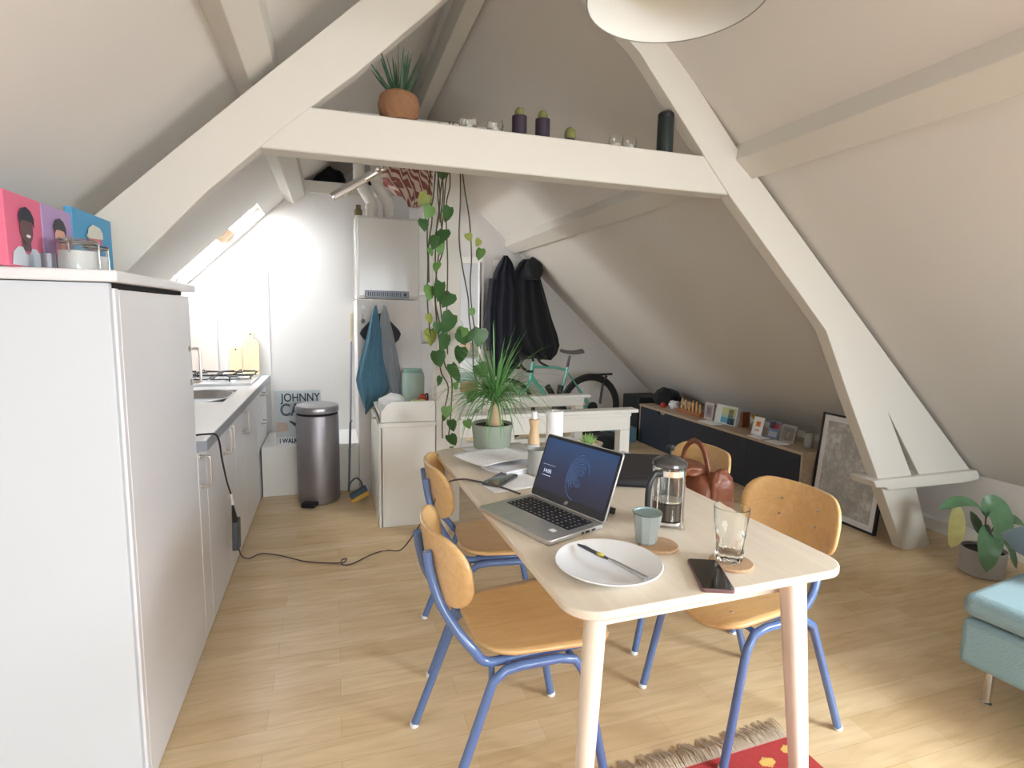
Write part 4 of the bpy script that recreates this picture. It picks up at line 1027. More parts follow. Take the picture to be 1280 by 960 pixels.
# ------------------------------------------------------------------ chairs
def sheet(fn, W, H, r, nu=16, nv=16):
    """rounded-rectangle sheet: fn(s, t) with s in [-W,W], t in [-H,H]"""
    b = MB()
    def f(u, v):
        t = -H * math.cos(PI * v); s = 2 * u - 1
        e = max(0, abs(t) - (H - r)); w = W - r + math.sqrt(max(r * r - e * e, 0))
        return fn(s * w, t)
    b.grid(f, nu, nv); return b
def make_chair():
    t = thing('school_chair', 'x', 'chair')
    # seat: x forward
    def seat(s, tt):
        x = .075 + tt; w = 1.0 + .10 * (tt / .2)
        z = .437 + .010 * (s / .2) ** 2 - .012 * max(0, (tt - .11) / .09) ** 2 * 1.5 + .008 * max(0, (-tt - .1) / .1) ** 2
        return Vector((x, s * w, z))
    sheet(seat, .185, .195, .10).build('seat', [M['ply']], t, solid=.011, angle=0)
    def back(s, tt):
        z = .672 + tt; c = (s / .195) ** 2
        return Vector((-.235 + .075 * c - .14 * tt, s, z))
    sheet(back, .195, .095, .080, 18, 12).build('backrest', [M['ply']], t, solid=.011, angle=0)
    rt_ = .0128
    for s in (-1, 1):
        b = MB()
        b.tube([(-.238, .200 * s, .012), (-.115, .186 * s, .345), (-.100, .184 * s, .385), (-.065, .180 * s, .408), (-.02, .178 * s, .412), (.09, .178 * s, .410), (.135, .180 * s, .400), (.160, .184 * s, .365), (.172, .186 * s, .33), (.238, .2 * s, .012)], rt_, 12)
        b.v = b.v
        b.build('side_frame', M['blue'], t)
        b = MB()
        b.tube([(-.2495, .072 * s, .712), (-.2420, .076 * s, .655), (-.2190, .096 * s, .575), (-.175, .128 * s, .50), (-.140, .142 * s, .455), (-.118, .142 * s, .425), (-.085, .142 * s, .413), (.0, .142 * s, .4155), (.17, .142 * s, .4165)], rt_, 12, smooth=4)
        b.tube([(-.09, .142 * s, .408), (-.100, .172 * s, .372), (-.112, .186 * s, .350)], .008, 10)
        b.build('back_tube', M['blue'], t)
        for x in (-.238, .238):
            MB().lathe([(.011, 0), (.0145, .003), (.0145, .012), (.0128, .015)], 14, (x * 1.012, .2 * s, 0)).build('foot_cap', M['gcap'], t)
    b = MB(); b.tube([(.13, -.178, .405), (.13, .178, .405)], .009, 10); b.tube([(-.05, -.178, .408), (-.05, .178, .408)], .009, 10); b.build('cross_tube', M['blue'], t)
    b = MB()
    for y in (-.072, .072):
        for z, dy in ((.70, 0), (.645, .004)): b.lathe([(.0045, 0), (.0035, .003), (0, .004)], 8, (-.235 + .075 * (y / .195) ** 2 - .14 * (z - .672) + .0065, y, z), (1, 0, 0))
    for x in (-.05, .17):
        for y in (-.12, .12): b.lathe([(.005, 0), (.004, .0015), (0, .002)], 10, (x, y, .4455), (0, 0, 1))
    b.build('rivets', M['steel'], t)
    return t
ch0 = make_chair()
chairs = [((.47, 1.455), R(1.5), 'plywood school chair with blue legs nearest the camera, left of the table'),
          ((.575, 2.055), R(-6), 'plywood school chair at the far left of the table beside the white cupboard'),
          ((1.295, 1.425), R(184), 'plywood school chair at the near right corner of the table, in front of the truss'),
          ((1.350, 1.995), R(181), 'plywood school chair at the far right of the table carrying the leather bag')]
for i, ((x, y), rz, lab) in enumerate(chairs):
    o = ch0 if i == 0 else copy_tree(ch0)
    o.location = (x, y, 0); o.rotation_euler = (0, 0, rz); o['label'] = lab; o['group'] = 'plywood chairs around the dining table'

# leather bag on the far right chair
lb = thing('leather_bag', 'brown leather rucksack with a looped handle standing on the far right chair', 'bag', (1.40, 1.86, .449))
lb.scale = (.86, .82, .86)
def sack(cx, cy, cz, sx, sy, sz, seed, amp=.14):
    b = MB()
    def fn(u, v):
        th = PI * v; ph = 2 * PI * u
        d = Vector((math.sin(th) * math.cos(ph), math.sin(th) * math.sin(ph), math.cos(th)))
        q = 1 + amp * noise.noise(d * 2.2 + Vector((seed, 0, 0))) + amp * .5 * noise.noise(Vector((d.x * 9, d.y * 9, d.z * 2 + seed)))
        sgn = lambda a: math.copysign(abs(a) ** .75, a)
        return Vector((cx + sgn(d.x) * sx * q, cy + sgn(d.y) * sy * q, cz + sgn(d.z) * sz * (1 + (q - 1) * .4)))
    b.grid(fn, 36, 22); return b
sack(0.01, .0, .16, .095, .155, .16, 2).build('bag_body', M['leather'], lb, angle=0)
sack(-.03, .055, .315, .085, .13, .028, 6, .2).build('top_flap', M['leather'], lb, angle=0)
sack(.045, -.13, .20, .065, .045, .14, 8, .2).build('side_pocket', M['leather'], lb, angle=0)
b = MB(); b.tube([(-.01, .10, .33), (.0, .085, .40), (.0, .02, .445), (.0, -.05, .42), (.01, -.085, .33), (.015, -.095, .28)], .0085, 10, smooth=5, flat=1.6); b.build('handle', M['leather'], lb)
b = MB(); b.tube([(-.09, -.06, .18), (-.095, -.03, .27)], .004, 8); b.tube([(-.088, -.12, .12), (-.095, -.05, .28)], .003, 8); b.build('zip', M['nickel'], lb)

# ------------------------------------------------------------------ things on the table
TT = TZT + .0005
# laptop
lp = thing('laptop', 'open silver laptop showing its blue lock screen with the time', 'laptop', (.404, 1.559, TT), math.atan2(1.258 - 1.559, .515 - .404))
LW, LD = .321, .212
MB().prism(rrect(0, LW, 0, LD, .012, 4), .001, .014).build('base', M['alu'], lp, bevel=.002)
b = MB(); 
for a in ((.03, .03), (LW - .03, .03), (.03, LD - .03), (LW - .03, LD - .03)): b.lathe([(.008, 0), (.008, .002)], 12, (*a, -.0005))
b.build('rubber_feet', M['black'], lp)
MB().box(.024, LW - .024, .092, .190, .0141, .0144).build('keyboard_deck', M['black'], lp, smooth=False)
b = MB(); kx0, kx1 = .026, LW - .026
for r_ in range(6):
    nk = 14; kw = (kx1 - kx0) / nk
    for k in range(nk):
        if r_ == 0 and 4 <= k <= 8:
            if k != 4: continue
            b.box(kx0 + k * kw + .001, kx0 + (k + 5) * kw - .001, .0945, .1075, .0145, .0156); continue
        b.box(kx0 + k * kw + .001, kx0 + (k + 1) * kw - .001, .0945 + r_ * .0158, .1085 + r_ * .0158, .0145, .0156)
b.build('keyboard', mat('key_black', S(34, 34, 38), .5), lp, smooth=False)
b = MB()
for r_ in range(6):
    for k in range(14):
        if (k * 5 + r_ * 3) % 7 == 0 and r_ > 0: continue
        x = kx0 + (k + .3) * (kx1 - kx0) / 14; y = .099 + r_ * .0158
        b.box(x, x + .0045, y, y + .0045, .01561, .01572)
b.build('key_legends', mat('key_legend', S(196, 198, 204), .6), lp, smooth=False)
MB().box(LW / 2 - .058, LW / 2 + .058, .010, .082, .0141, .0145).build('touchpad', mat('touchpad', S(178, 178, 178), .3, .5), lp, bevel=.001)
MB().box(LW - .058, LW - .038, .050, .066, .0141, .0146).build('sticker', M['paper'], lp, bevel=.001)
b = MB()
for y0, y1 in ((.12, .128), (.135, .150), (.158, .173)): b.box(LW - .0008, LW + .0004, y0, y1, .004, .010)
b.build('ports', M['black'], lp, smooth=False)
# lid
TILT = R(-21)
LH = .205
lid = bpy.data.objects.new('lid', None)
lm = Matrix.Translation((0, LD - .004, .014)) @ Matrix.Rotation(TILT, 4, 'X')
def lbox(name, m, par, *a, **k):
    b = MB(); b.xf(lm); b.box(*a); return b.build(name, m, par, **k)
b = MB(); b.xf(lm); b.prism(rrect(0, LW, 0, LH, .010, 4), 0, .0055, 'y')
lidm = b.build('lid', M['alu'], lp, bevel=.0015)
b = MB(); b.xf(lm); b.prism(rrect(.003, LW - .003, .003, LH - .003, .008, 4), -.0009, .0, 'y'); b.build('screen_bezel', mat('bezel', S(18, 18, 22), .08, coat=.5), lidm, smooth=False)
scm = bpy.data.materials.new('lock_screen'); scm.use_nodes = True
nt = scm.node_tree; pb = nt.nodes['Principled BSDF']
tcn = nt.nodes.new('ShaderNodeTexCoord'); sx = nt.nodes.new('ShaderNodeSeparateXYZ'); mr = nt.nodes.new('ShaderNodeMapRange')
mr.inputs[1].default_value = .04; mr.inputs[2].default_value = .20
rp = nt.nodes.new('ShaderNodeValToRGB'); rp.color_ramp.elements[0].color = S(40, 42, 62); rp.color_ramp.elements[1].color = S(46, 84, 134)
e = rp.color_ramp.elements.new(.35); e.color = S(48, 54, 84)
nt.links.new(tcn.outputs['Object'], sx.inputs[0]); nt.links.new(sx.outputs['Z'], mr.inputs[0]); nt.links.new(mr.outputs[0], rp.inputs['Fac'])
nt.links.new(rp.outputs['Color'], pb.inputs['Emission Color']); pb.inputs['Emission Strength'].default_value = .42
pb.inputs['Base Color'].default_value = (.01, .01, .015, 1); pb.inputs['Roughness'].default_value = .12
lbox('screen', scm, lidm, .010, LW - .010, -.0014, -.0010, .028, LH - .012, smooth=False)
arcm = mat('screen_arc', S(20, 26, 40), .3, emit=S(74, 108, 156), estr=.55)
b = MB(); b.xf(lm)
rr = random.Random(3)
for k in range(10):
    ra = .008 + k * .0066; a0 = 60 + rr.uniform(-40, 30) if k > 3 else 20; a1 = a0 + (rr.uniform(150, 215) if k > 3 else 300)
    b.tube([(.183 + ra * .72 * math.cos(R(a0 + (a1 - a0) * q / 24)), -.0016, .098 + ra * 1.02 * math.sin(R(a0 + (a1 - a0) * q / 24))) for q in range(25)], .0008, 4)
b.build('screen_fingerprint', arcm, lidm)
wm = mat('screen_text', S(150, 160, 180), .3, emit=S(190, 202, 224), estr=.75)
rx = lm.to_euler()
def lettering(body, size, x, z, sxx=1, m=wm):
    p = lm @ Vector((x, -.0017, z)); return text_mesh(body, size, 'screen_text', m, lidm, p, (R(90) + TILT, 0, 0), sxx, .0002)
lettering('14:05', .017, .028, .082)
b = MB(); b.xf(lm); b.box(.020, .075, -.0017, -.0014, .107, .1076); b.box(.028, .066, -.0017, -.0014, .0725, .0738); b.build('screen_line', wm, lidm, smooth=False)
# slanted four bar logo on the bezel
b = MB(); b.xf(lm)
for k, (h0, h1) in enumerate(((.002, .011), (.0, .0085), (.004, .013), (.002, .011))):
    x = LW / 2 - .006 + k * .0034
    b.prism([(x, .008 + h0), (x + .0016, .008 + h0), (x + .0046, .008 + h1), (x + .003, .008 + h1)], -.0013, -.0009, 'y')
b.build('logo', M['chrome'], lidm, smooth=False)
ub = thing('usb_adapter', 'small black plug adapters with a cable stub right of the laptop', 'adapter', (.755, 1.395, TT))
b = MB(); b.obox((-.03, -.02, .006), .040, .016, .010, 0, 0, R(30)); b.build('plug', M['black'], ub, bevel=.002)
b = MB(); b.tube([(-.02, -.005, .008), (.0, .02, .012), (.02, .03, .014), (.035, .02, .012)], .010, 10, smooth=3); b.ball((.02, .05, .013), .013, 12, 8, (1.4, .9, 1)); b.build('dongle', M['black'], ub)

# charger
cg = thing('laptop_charger', 'black laptop charger brick hanging by its cable against the cabinet doors', 'charger', (-.46, 2.85, .30))
def W(*p): return Vector(p) - Vector((-.46, 2.85, .30))
bd = (Vector((-.455, 2.93, .17)) - Vector((-.46, 2.72, .40))).normalized()
b = MB(); b.xf(Matrix.Translation(W(-.468, 2.865, .245)) @ Matrix.Rotation(R(-8), 4, 'X')); b.box(-.014, .014, -.040, .040, -.075, .075); b.build('brick', mat('charger_black', S(66, 70, 78), .45), cg, bevel=.006)
MB().tube([W(-.62, 2.39, .835), W(-.56, 2.42, .830), W(-.49, 2.44, .832), W(-.455, 2.46, .815), W(-.455, 2.53, .70), W(-.458, 2.63, .575), W(-.462, 2.73, .49)], .004, 8, smooth=5).build('mains_cable', M['black'], cg)
MB().tube([W(-.463, 2.77, .42), W(-.465, 2.80, .375), W(-.467, 2.835, .322)], lambda t: .005 + .009 * t, 10).build('plug_end', M['black'], cg)
b = MB(); b.ball(W(-.462, 2.735, .482), .007, 10, 6); b.ball(W(-.463, 2.77, .428), .007, 10, 6); b.tube([W(-.462, 2.735, .482), W(-.463, 2.77, .428)], .005, 8); b.build('white_tie', M['white'], cg)
MB().tube([W(-.466, 2.89, .172), W(-.463, 2.94, .10), W(-.45, 3.08, .02), W(-.40, 3.16, .006), W(-.30, 3.11, .006), W(-.172, 3.0, .006), W(-.07, 2.951, .006), W(.0, 2.93, .006), W(.03, 2.915, .012), W(.045, 2.94, .018), W(.02, 2.945, .014), W(.02, 2.90, .010), W(.07, 2.90, .006),
           W(.19, 3.0, .006), W(.27, 3.02, .006), W(.32, 2.80, .10), W(.34, 2.30, .42), W(.345, 2.02, .60), W(.375, 1.92, .712), W(.415, 1.86, .748), W(.47, 1.83, .746), W(.53, 1.75, .746), W(.565, 1.68, .746), W(.572, 1.655, .748)], .0032, 8, smooth=6).build('laptop_cable', mat('cable_dark', S(72, 60, 60), .5), cg)

# plate and knife
pt = thing('dinner_plate', 'white dinner plate with a knife on it at the near table end', 'plate', (.607, 1.108, TT))
MB().lathe([(0, .003), (.075, .003), (.085, .0), (.09, .003), (.122, .016), (.126, .018), (.124, .020), (.118, .0185), (.088, .0075), (0, .0065)], 64).build('plate_body', M['ceramic'], pt)
kn = thing('table_knife', 'steel table knife with a butter smear resting across the plate', 'knife', (.607, 1.105, .7625))
kd = math.atan2(1.003 - 1.201, .640 - .577)
kb = MB(); kb.xf(Matrix.Rotation(kd, 4, 'Z') @ Matrix.Rotation(R(0), 4, 'Y'))
kb.prism([(-.108, -.002), (-.100, -.009), (-.02, -.010), (0, -.006), (0, .005), (-.02, .007), (-.09, .007)], -.001, .001); kb.build('blade', M['steel'], kn, bevel=.0005)
kb = MB(); kb.xf(Matrix.Rotation(kd, 4, 'Z')); kb.tube([(-.002, 0, 0), (.03, 0, .001), (.10, 0, 0), (.112, 0, -.001)], lambda t: .0035 + .0035 * t, 10, smooth=3); kb.build('handle', M['steel'], kn)
kb = MB(); kb.xf(Matrix.Rotation(kd, 4, 'Z')); kb.ball((-.03, 0, .0025), .008, 10, 6, (1.5, .8, .4)); kb.build('butter_smear', mat('butter', S(214, 200, 96), .4), kn)

def coaster(x, y, lab):
    o = MB().lathe([(0, 0), (.049, 0), (.051, .002), (.051, .006), (.049, .008), (0, .008)], 36).build('cork_coaster', M['cork']); o.location = (x, y, TT); tag(o, lab, 'coaster', None)
coaster(.790, 1.182, 'round cork coaster under the grey green cup')
coaster(.905, 1.045, 'round cork coaster under the empty glass')
cu = thing('ceramic_cup', 'small faceted grey green handleless cup on a cork coaster', 'cup', (.765, 1.200, TT + .0082))
b = MB(); b.lathe([(.024, 0), (.027, .004), (.034, .055), (.037, .078)], 10, cap=False); b.build('outer_wall', M['cupg'], cu, angle=12)
b = MB(); b.lathe([(.037, .078), (.0375, .081), (.036, .0825), (.0335, .079), (.030, .05), (.022, .008), (0, .006)], 30); b.build('inner_wall', mat('cup_inside', S(136, 160, 160), .25, coat=.4), cu)
b = MB(); b.tube([(.0372 * math.cos(a * PI / 20), .0372 * math.sin(a * PI / 20), .081) for a in range(40)], .0012, 6, closed=True); b.build('rim', mat('cup_rim', S(92, 74, 60), .4), cu)

gg = thing('tumbler', 'tall clear faceted water glass on a cork coaster at the table front', 'glass', (.905, 1.055, TT + .0082))
b = MB(); n = 60; prof = [(.0, .0, 0), (.029, .0, 0), (.0325, .004, .3), (.034, .014, 1), (.0365, .062, 1), (.038, .074, .3), (.0385, .09, 0), (.0415, .132, 0), (.0400, .133, 0), (.0365, .09, 0), (.0345, .06, 0), (.0315, .03, 0), (.029, .020, 0), (0, .017, 0)]
vs = []
for r, h, fct in prof:
    for k in range(n):
        a = 2 * PI * k / n
        q = 1 - .09 * fct * (.5 + .5 * math.cos(10 * a)) ** .6
        vs.append((max(r, 1e-5) * q * math.cos(a), max(r, 1e-5) * q * math.sin(a), h))
b.add(vs, [(i * n + k, i * n + (k + 1) % n, (i + 1) * n + (k + 1) % n, (i + 1) * n + k) for i in range(len(prof) - 1) for k in range(n)])
b.build('glass_body', M['glass'], gg, angle=60)

# french press
fr_ = thing('french_press', 'glass french press with black handle and a little coffee left', 'coffee maker', (.903, 1.315, TT), R(0))
MB().lathe([(0, .012), (.040, .012), (.0455, .020), (.0455, .172), (.0435, .172), (.0435, .022), (.038, .0145), (0, .0145)], 40).build('glass_beaker', M['glass'], fr_)
MB().lathe([(0, .015), (.036, .015), (.043, .023), (.043, .070), (0, .070)], 40).build('coffee', mat('coffee', S(58, 38, 30), .1, coat=.6), fr_)
b = MB()
for z0, z1 in ((.010, .018), (.150, .166)): b.lathe([(.0462, z0), (.0474, z0), (.0474, z1), (.0462, z1)], 40, closed=True)
for a in (20, 110, 200, 290):
    ca, sa = math.cos(R(a)), math.sin(R(a))
    b.tube([(.0468 * ca, .0468 * sa, .155), (.0468 * ca, .0468 * sa, .016), (.054 * ca, .054 * sa, .0035), (.060 * ca, .060 * sa, .0045)], .0025, 8)
b.build('chrome_frame', M['chrome'], fr_)
b = MB(); b.lathe([(.0, .205), (.012, .203), (.040, .192), (.0485, .184), (.0495, .176), (.046, .173), (0, .174)], 40); b.build('lid', mat('smoked_lid', S(96, 95, 95), .15, .6), fr_)
b = MB(); b.lathe([(.0025, .20), (.0025, .214), (.010, .217), (.0125, .225), (.009, .232), (0, .234)], 20); b.build('plunger_knob', M['black'], fr_)
b = MB(); b.tube([(0, 0, .172), (0, 0, .075)], .002, 8); b.lathe([(.0425, .0735), (.0425, .078), (0, .08)], 36); b.build('plunger', M['chrome'], fr_)
hd = Vector((-.92, -.38, 0)).normalized()
b = MB(); b.tube([hd * .047 + Vector((0, 0, .155)), hd * .070 + Vector((0, 0, .160)), hd * .093 + Vector((0, 0, .135)), hd * .097 + Vector((0, 0, .09)), hd * .093 + Vector((0, 0, .055)), hd * .088 + Vector((0, 0, .040))], .0095, 12, smooth=5, flat=.8); b.build('handle', M['black'], fr_)

def phone(x, y, rz, lab, edge):
    t = thing('smartphone', lab, 'phone', (x, y, TT + .0), rz)
    MB().prism(rrect(-.036, .036, -.076, .076, .009, 5), 0, .0085).build('case', edge, t, bevel=.002)
    MB().prism(rrect(-.0335, .0335, -.0735, .0735, .007, 5), .0086, .0092).build('screen', mat('phone_glass', S(10, 12, 16), .05, coat=.6), t, smooth=False)
    return t
phone(.812, 1.003, math.atan2(1.077 - .946, .808 - .751) - PI / 2, 'black smartphone lying at the front edge of the table beside the glass', mat('phone_edge_pink', S(120, 92, 96), .4, .3))
p2 = phone(.555, 1.822, R(-44), 'black smartphone on papers left behind the laptop', mat('phone_edge_grey', S(84, 86, 88), .4, .3))
p2.location.z = TT + .0035
# papers
def sheet_paper(x, y, w, h, rz, z, lab, curl=.004, lines=False):
    t = thing('paper_sheet', lab, 'paper', (x, y, z), rz, 'loose papers on the table')
    b = MB(); b.grid(lambda u, v: Vector(((u - .5) * w, (v - .5) * h, curl * (abs(2 * u - 1) ** 3) + curl * .6 * math.sin(v * 5))), 10, 8); b.build('sheet', M['paper'], t, solid=.0005, angle=0)
    if lines:
        b = MB()
        for k in range(9): b.box(-w * .42, w * (.42 - .1 * (k % 3)), -h * .38 + k * h * .085, -h * .38 + k * h * .085 + .0008, curl * .6 + .0022, curl * .6 + .0024)
        b.build('printed_lines', mat('print_grey', S(170, 172, 180), .7), t, smooth=False)
    return t
sheet_paper(.585, 1.80, .21, .16, R(12), TT + .0005, 'white sheet under the phone behind the laptop', .001)
sheet_paper(.60, 2.04, .21, .26, R(-68), TT + .032, 'wide white printed sheet on top of the paper pile', .006, True)
sheet_paper(.665, 2.16, .21, .28, R(-80), TT + .022, 'white sheet below the printed one, reaching towards the sage pot', .004)
sheet_paper(1.16, 1.99, .15, .21, R(15), TT + .001, 'white sheet half under the black laptop sleeve', .002)
nb = thing('notebook_stack', 'small white notebook block under the loose papers', 'notebook', (.66, 1.97, TT), R(-70))
MB().box(-.075, .075, -.11, .08, 0, .010).build('lower_book', M['paper'], nb, bevel=.001)
MB().box(-.07, .075, -.10, .08, .0105, .020).build('upper_book', mat('book_pale', S(226, 226, 230), .6), nb, bevel=.001)
gc = thing('grey_mug', 'plain grey mug behind the left edge of the laptop screen', 'mug', (.718, 1.885, TT))
MB().lathe([(0, 0), (.033, 0), (.036, .004), (.038, .095), (.0355, .095), (.033, .008), (0, .006)], 30).build('mug_body', mat('mug_grey', S(172, 174, 170), .4), gc)
# black sleeve
sl = thing('laptop_sleeve', 'flat black laptop sleeve with papers behind the french press', 'bag', (1.075, 1.80, TT), R(-24))
MB().prism(rrect(-.15, .15, -.19, .19, .05, 6), .0, .032).build('sleeve_body', mat('sleeve_black', S(38, 38, 42), .55, bump=.15, bscale=30), sl, bevel=.012)
MB().tube([(-.149, -.15, .018), (-.149, .15, .018)], .003, 6).build('zip', M['black'], sl)
# candle, mill
pm_ = thing('pepper_mill', 'waisted pale beech pepper mill with white base beside the white roll', 'pepper mill', (.795, 2.135, TT))
MB().lathe([(0, 0), (.026, 0), (.026, .050), (0, .052)], 26).build('base', M['ceramic'], pm_)
MB().lathe([(.024, .0525), (.0255, .055), (.0225, .085), (.0165, .115), (.020, .138), (.0235, .150), (.0235, .156), (0, .158)], 28).build('body', M['mill'], pm_)
MB().tube([(0, 0, .158), (.0, 0, .19)], .012, 12).build('handle', M['ceramic'], pm_)
rl = thing('paper_roll', 'white paper roll standing between the pepper mill and the laptop', 'roll', (.885, 2.13, TT))
MB().lathe([(0, 0), (.036, 0), (.036, .19), (.015, .19), (.015, .17), (0, .17)], 32).build('roll', M['paper'], rl)
su = thing('succulent_bowl', 'small spiky green succulent in a glass bowl behind the laptop', 'plant', (1.045, 2.13, TT))
MB().lathe([(0, 0), (.035, 0), (.06, .025), (.065, .045), (.062, .045), (.055, .024), (.03, .004), (0, .004)], 28).build('bowl', M['glass'], su)
MB().lathe([(0, .005), (.030, .005), (.052, .025), (0, .028)], 24).build('pebbles', mat('pebbles', S(170, 160, 148), .8, bump=1, bscale=90), su)
b = MB()
for k in range(26):
    an = k * 2.399; ti = .2 + .9 * (k / 26); d = Vector((math.cos(an) * math.sin(ti), math.sin(an) * math.sin(ti), math.cos(ti)))
    b.tube([Vector((0, 0, .028)), Vector((0, 0, .028)) + d * .03, Vector((0, 0, .028)) + d * .055 + Vector((0, 0, .006))], lambda t: .005 * (1 - t) + .0003, 6)
b.build('leaves', mat('succulent', S(150, 186, 110), .5), su)
o = lump('tangerine', .965, 2.20, TT, .03, .03, .028, mat('tangerine_skin', S(232, 186, 156), .6), 'pale orange fruit behind the white roll', 'fruit', 3, .03)

# ponytail palm
pp = thing('ponytail_palm', 'ponytail palm with drooping thin leaves in a sage green pot on the table', 'plant', (.640, 2.235, TT))
MB().lathe([(0, 0), (.072, 0), (.076, .004), (.088, .128), (.083, .128), (.079, .118), (0, .112)], 40).build('pot', M['sagepot'], pp)
MB().lathe([(0, .1125), (.078, .1175), (0, .122)], 24).build('soil', M['soil'], pp)
MB().lathe([(.031, .112), (.033, .125), (.027, .15), (.019, .19), (.015, .23), (.012, .25), (0, .255)], 20, (.012, 0, 0)).build('trunk', M['trunk'], pp)
b = MB(); rnd = random.Random(5)
def blade(b, p0, dirv, L_, w, droop):
    P = []; p = Vector(p0); d = Vector(dirv).normalized(); N = 9
    for i in range(N + 1):
        P.append(p.copy()); p = p + d * (L_ / N); d = (d + Vector((0, 0, -droop / N))).normalized()
    side = Vector((-dirv[1], dirv[0], 0.001)).normalized()
    vs = []
    for i, q in enumerate(P):
        ww = w * (1 - (i / N) ** 2.2) * (.6 + .4 * min(1, i / 2)) + .0003
        vs += [q + side * ww, q - Vector((0, 0, ww * .6)), q - side * ww]
    fs = []
    for i in range(N):
        a = 3 * i; fs += [(a, a + 1, a + 4, a + 3), (a + 1, a + 2, a + 5, a + 4)]
    b.add(vs, fs)
for k in range(240):
    an = rnd.uniform(0, 2 * PI); el = rnd.betavariate(1.7, 1.7) * R(88)
    d = (math.cos(an) * math.cos(el), math.sin(an) * math.cos(el), math.sin(el))
    z0 = .235 + rnd.uniform(-.03, .03)
    blade(b, (.012 + .008 * math.cos(an), .008 * math.sin(an), z0), d, rnd.uniform(.17, .35), rnd.uniform(.0020, .0032), rnd.uniform(.9, 2.6) * (1.25 - el / R(90)))
b.build('leaves', M['palmleaf'], pp, angle=0)

# ------------------------------------------------------------------ sofa
so = thing('sofa', 'grey teal fabric sofa corner with a chrome leg at the right edge', 'sofa', (2.02, 1.21, 0), R(8))
b = MB(); b.box(0, 1.25, -1.1, 0, .175, .338); b.build('base', M['teal'], so, bevel=.022, bseg=4)
b = MB(); b.box(-.004, 1.26, -1.1, .006, .345, .425); b.build('seat_cushion', M['teal'], so, bevel=.03, bseg=4)
for x, y in ((.135, -.045), (1.12, -.05), (.13, -1.0), (1.12, -1.0)):
    MB().lathe([(.012, 0), (.017, .003), (.017, .008), (.013, .012), (.015, .18)], 18, (x, y, 0)).build('leg', M['chrome'], so)
cs = thing('scatter_cushion', 'soft blue cushion lying at the back of the sofa', 'cushion', (2.53, 1.12, .52), R(53))
b = MB()
def cush(u, v):
    x, y = 2 * u - 1, 2 * v - 1
    e = (1 - x ** 4) * (1 - y ** 4)
    return (x * .21 * (1 - .06 * y * y), y * .21 * (1 - .06 * x * x), e ** .5)
n = 16
b.grid(lambda u, v: Vector((cush(u, v)[0], cush(u, v)[1], .07 * cush(u, v)[2])), n, n); b.grid(lambda u, v: Vector((cush(u, v)[0], cush(u, v)[1], -.07 * cush(u, v)[2])), n, n)
o = b.build('cover', M['cush'], cs, angle=0, rot=(R(4), R(8), 0))

# ------------------------------------------------------------------ floor plant on the right
fpn = thing('calathea_plant', 'broad leaved plant in a low grey concrete pot by the sofa', 'plant', (3.28, 1.90, 0))
MB().lathe([(0, 0), (.088, 0), (.097, .01), (.100, .14), (.092, .14), (.088, .125), (0, .12)], 40).build('pot', M['concrete'], fpn)
MB().lathe([(0, .132), (.090, .126)], 24).build('soil', M['soil'], fpn)
def broad(b, pts, w, nrm, fold=.25, n=14):
    P = spline(pts, 6); N = len(P)
    nrm = Vector(nrm).normalized(); vs = []
    for i, q in enumerate(P):
        t = i / (N - 1); d = (P[min(i + 1, N - 1)] - P[max(i - 1, 0)]).normalized()
        s = d.cross(nrm).normalized(); ww = w * (math.sin(PI * min(1, t * .92 + .06)) ** .65)
        if t > .85: ww *= max(0.02, (1 - t) / .15) ** .6
        up_ = s.cross(d).normalized()
        for k in (-1, -.5, 0, .5, 1): vs.append(q + s * ww * k + up_ * ww * fold * abs(k) * (1 if k else 0))
    fs = [(5 * i + k, 5 * i + k + 1, 5 * i + k + 6, 5 * i + k + 5) for i in range(N - 1) for k in range(4)]
    b.add(vs, fs)
cal = M['cal'] = mat('calathea_leaf', S(84, 118, 84), .4, var=.3, vscale=16)
leafdefs = [([(-.02, .0, .33), (-.10, .02, .385), (-.20, .03, .40), (-.31, .04, .37)], .038, (0, -.5, 1)),
            ([(-.03, .02, .37), (.0, -.02, .36), (.01, -.05, .28), (-.02, -.06, .20)], .085, (0, -1, .3)),
            ([(.02, -.02, .22), (-.05, -.05, .235), (-.11, -.08, .17), (-.13, -.10, .07)], .060, (-.3, -.8, .6)),
            ([(.10, .0, .27), (.16, .0, .285), (.22, -.01, .27), (.28, -.02, .235)], .034, (0, -.7, .8)),
            ([(.07, -.02, .21), (.09, -.05, .17), (.10, -.07, .11), (.12, -.09, .05)], .05, (.3, -1, .2)),
            ([(.03, .05, .20), (.03, .08, .26), (.05, .11, .30)], .04, (0, -1, .3))]
for k, (pts, w, nr) in enumerate(leafdefs):
    b = MB(); broad(b, pts, w, nr); b.build('leaf', cal, fpn, angle=0)
b = MB()
for e_, m_ in (((-.02, 0, .34), (-.01, .0, .25)), ((.02, -.02, .22), (.01, 0, .18)), ((.10, 0, .27), (.07, .01, .24)), ((.07, -.02, .21), (.03, 0, .18)), ((.03, .05, .2), (.01, .02, .17))):
    b.tube([(0, 0, .12), m_, e_], .004, 6, smooth=4)
b.build('stalks', mat('stalk_red', S(134, 84, 70), .6), fpn)
b = MB(); broad(b, [(-.175, .05, .372), (-.19, .04, .30), (-.20, .03, .22), (-.205, .03, .155)], .052, (-.2, -1, 0), .35)
wl = b.build('withered_leaf', mat('withered', S(158, 148, 92), .7, var=.3, vscale=20), fpn, angle=0)

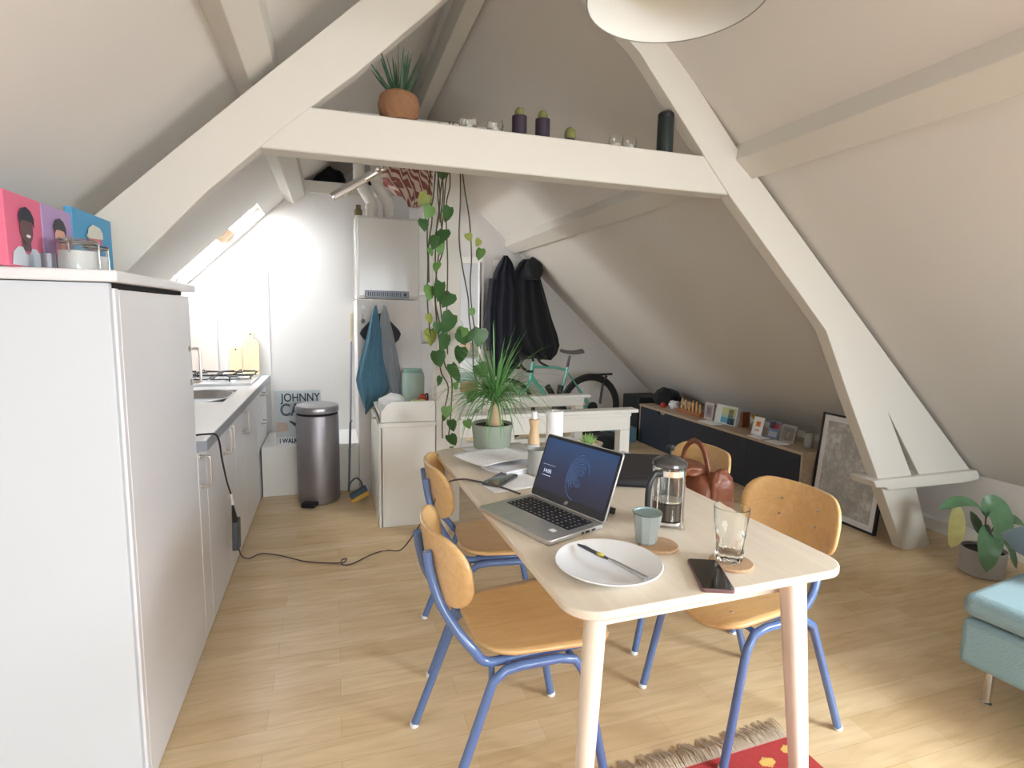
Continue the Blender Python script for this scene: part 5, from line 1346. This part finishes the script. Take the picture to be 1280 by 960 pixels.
# ------------------------------------------------------------------ rug
rg = thing('kilim_rug', 'red kilim rug with yellow motifs and pale fringe under the table front', 'rug', (1.362, 1.262, 0), R(1.5))
RW_, RL_ = 1.2, 1.6
MB().box(-RW_, .0, -RL_, 0, .0005, .006).build('weave', mat('rug_red', S(178, 62, 62), .95, bump=.6, bscale=200, var=.12, vscale=60), rg, smooth=False)
b = MB(); rnd = random.Random(9)
k = 0; x = -RW_
while x < -.002:
    L_ = rnd.uniform(.055, .085); dx = rnd.uniform(-.025, .02)
    b.tube([(x, -.004, .005), (x + dx * .3, L_ * .4, .012 + rnd.uniform(0, .006)), (x + dx * .8, L_ * .8, .006), (x + dx, L_, .003)], .0017, 5, smooth=2)
    x += .0042
fo = b.build('fringe', M['fringe'], rg); fo['kind'] = 'stuff'
ym = mat('rug_yellow', S(222, 186, 104), .95)
gm = mat('rug_grey', S(164, 158, 148), .95)
for (cx, cy, m_, s) in ((-.045, -.045, ym, .9), (-.145, -.065, ym, 1), (-.25, -.085, ym, 1), (-.36, -.09, ym, 1), (-.085, -.12, gm, 1), (-.2, -.16, ym, 1), (-.05, -.2, ym, 1), (-.3, -.2, gm, 1), (-.45, -.12, ym, 1), (-.6, -.1, gm, 1), (-.12, -.26, ym, 1)):
    b = MB()
    for q in range(-3, 4):
        h = .020 * s * (1 - abs(q) / 5); b.box(cx + q * .0075 * s - .0028, cx + q * .0075 * s + .0028, cy - h, cy + h, .006, .0068)
    b.box(cx - .02 * s, cx + .02 * s, cy - .010 * s, cy + .010 * s, .006, .0069)
    b.build('motif', m_, rg, smooth=False)

# ------------------------------------------------------------------ groups of like things
GR = {'base_cabinet': 'base cabinets of the kitchen row', 'wall_hook': 'white hooks on the boxed column', 'glass_tealight': 'tealight glasses on the collar beam',
      'potted_cactus': 'cacti on the collar beam', 'canvas_print': 'canvas portraits on the tall cabinet', 'coat': 'coats on the far gable', 'smartphone': 'phones on the table',
      'cork_coaster': 'cork coasters on the table', 'storage_jar': 'clip top jars on the tall cabinet', 'stair_railing': 'stair railings', 'chopping_board': 'chopping boards behind the hob',
      'leaflet': 'leaflets on the sideboard', 'postcard': 'cards on the sideboard', 'storage_bag': 'black bags in the loft'}
for o in scn.objects:
    if o.parent is None and o.get('category') and not o.get('group'):
        k = o.name.split('.')[0]
        if k in GR: o['group'] = GR[k]
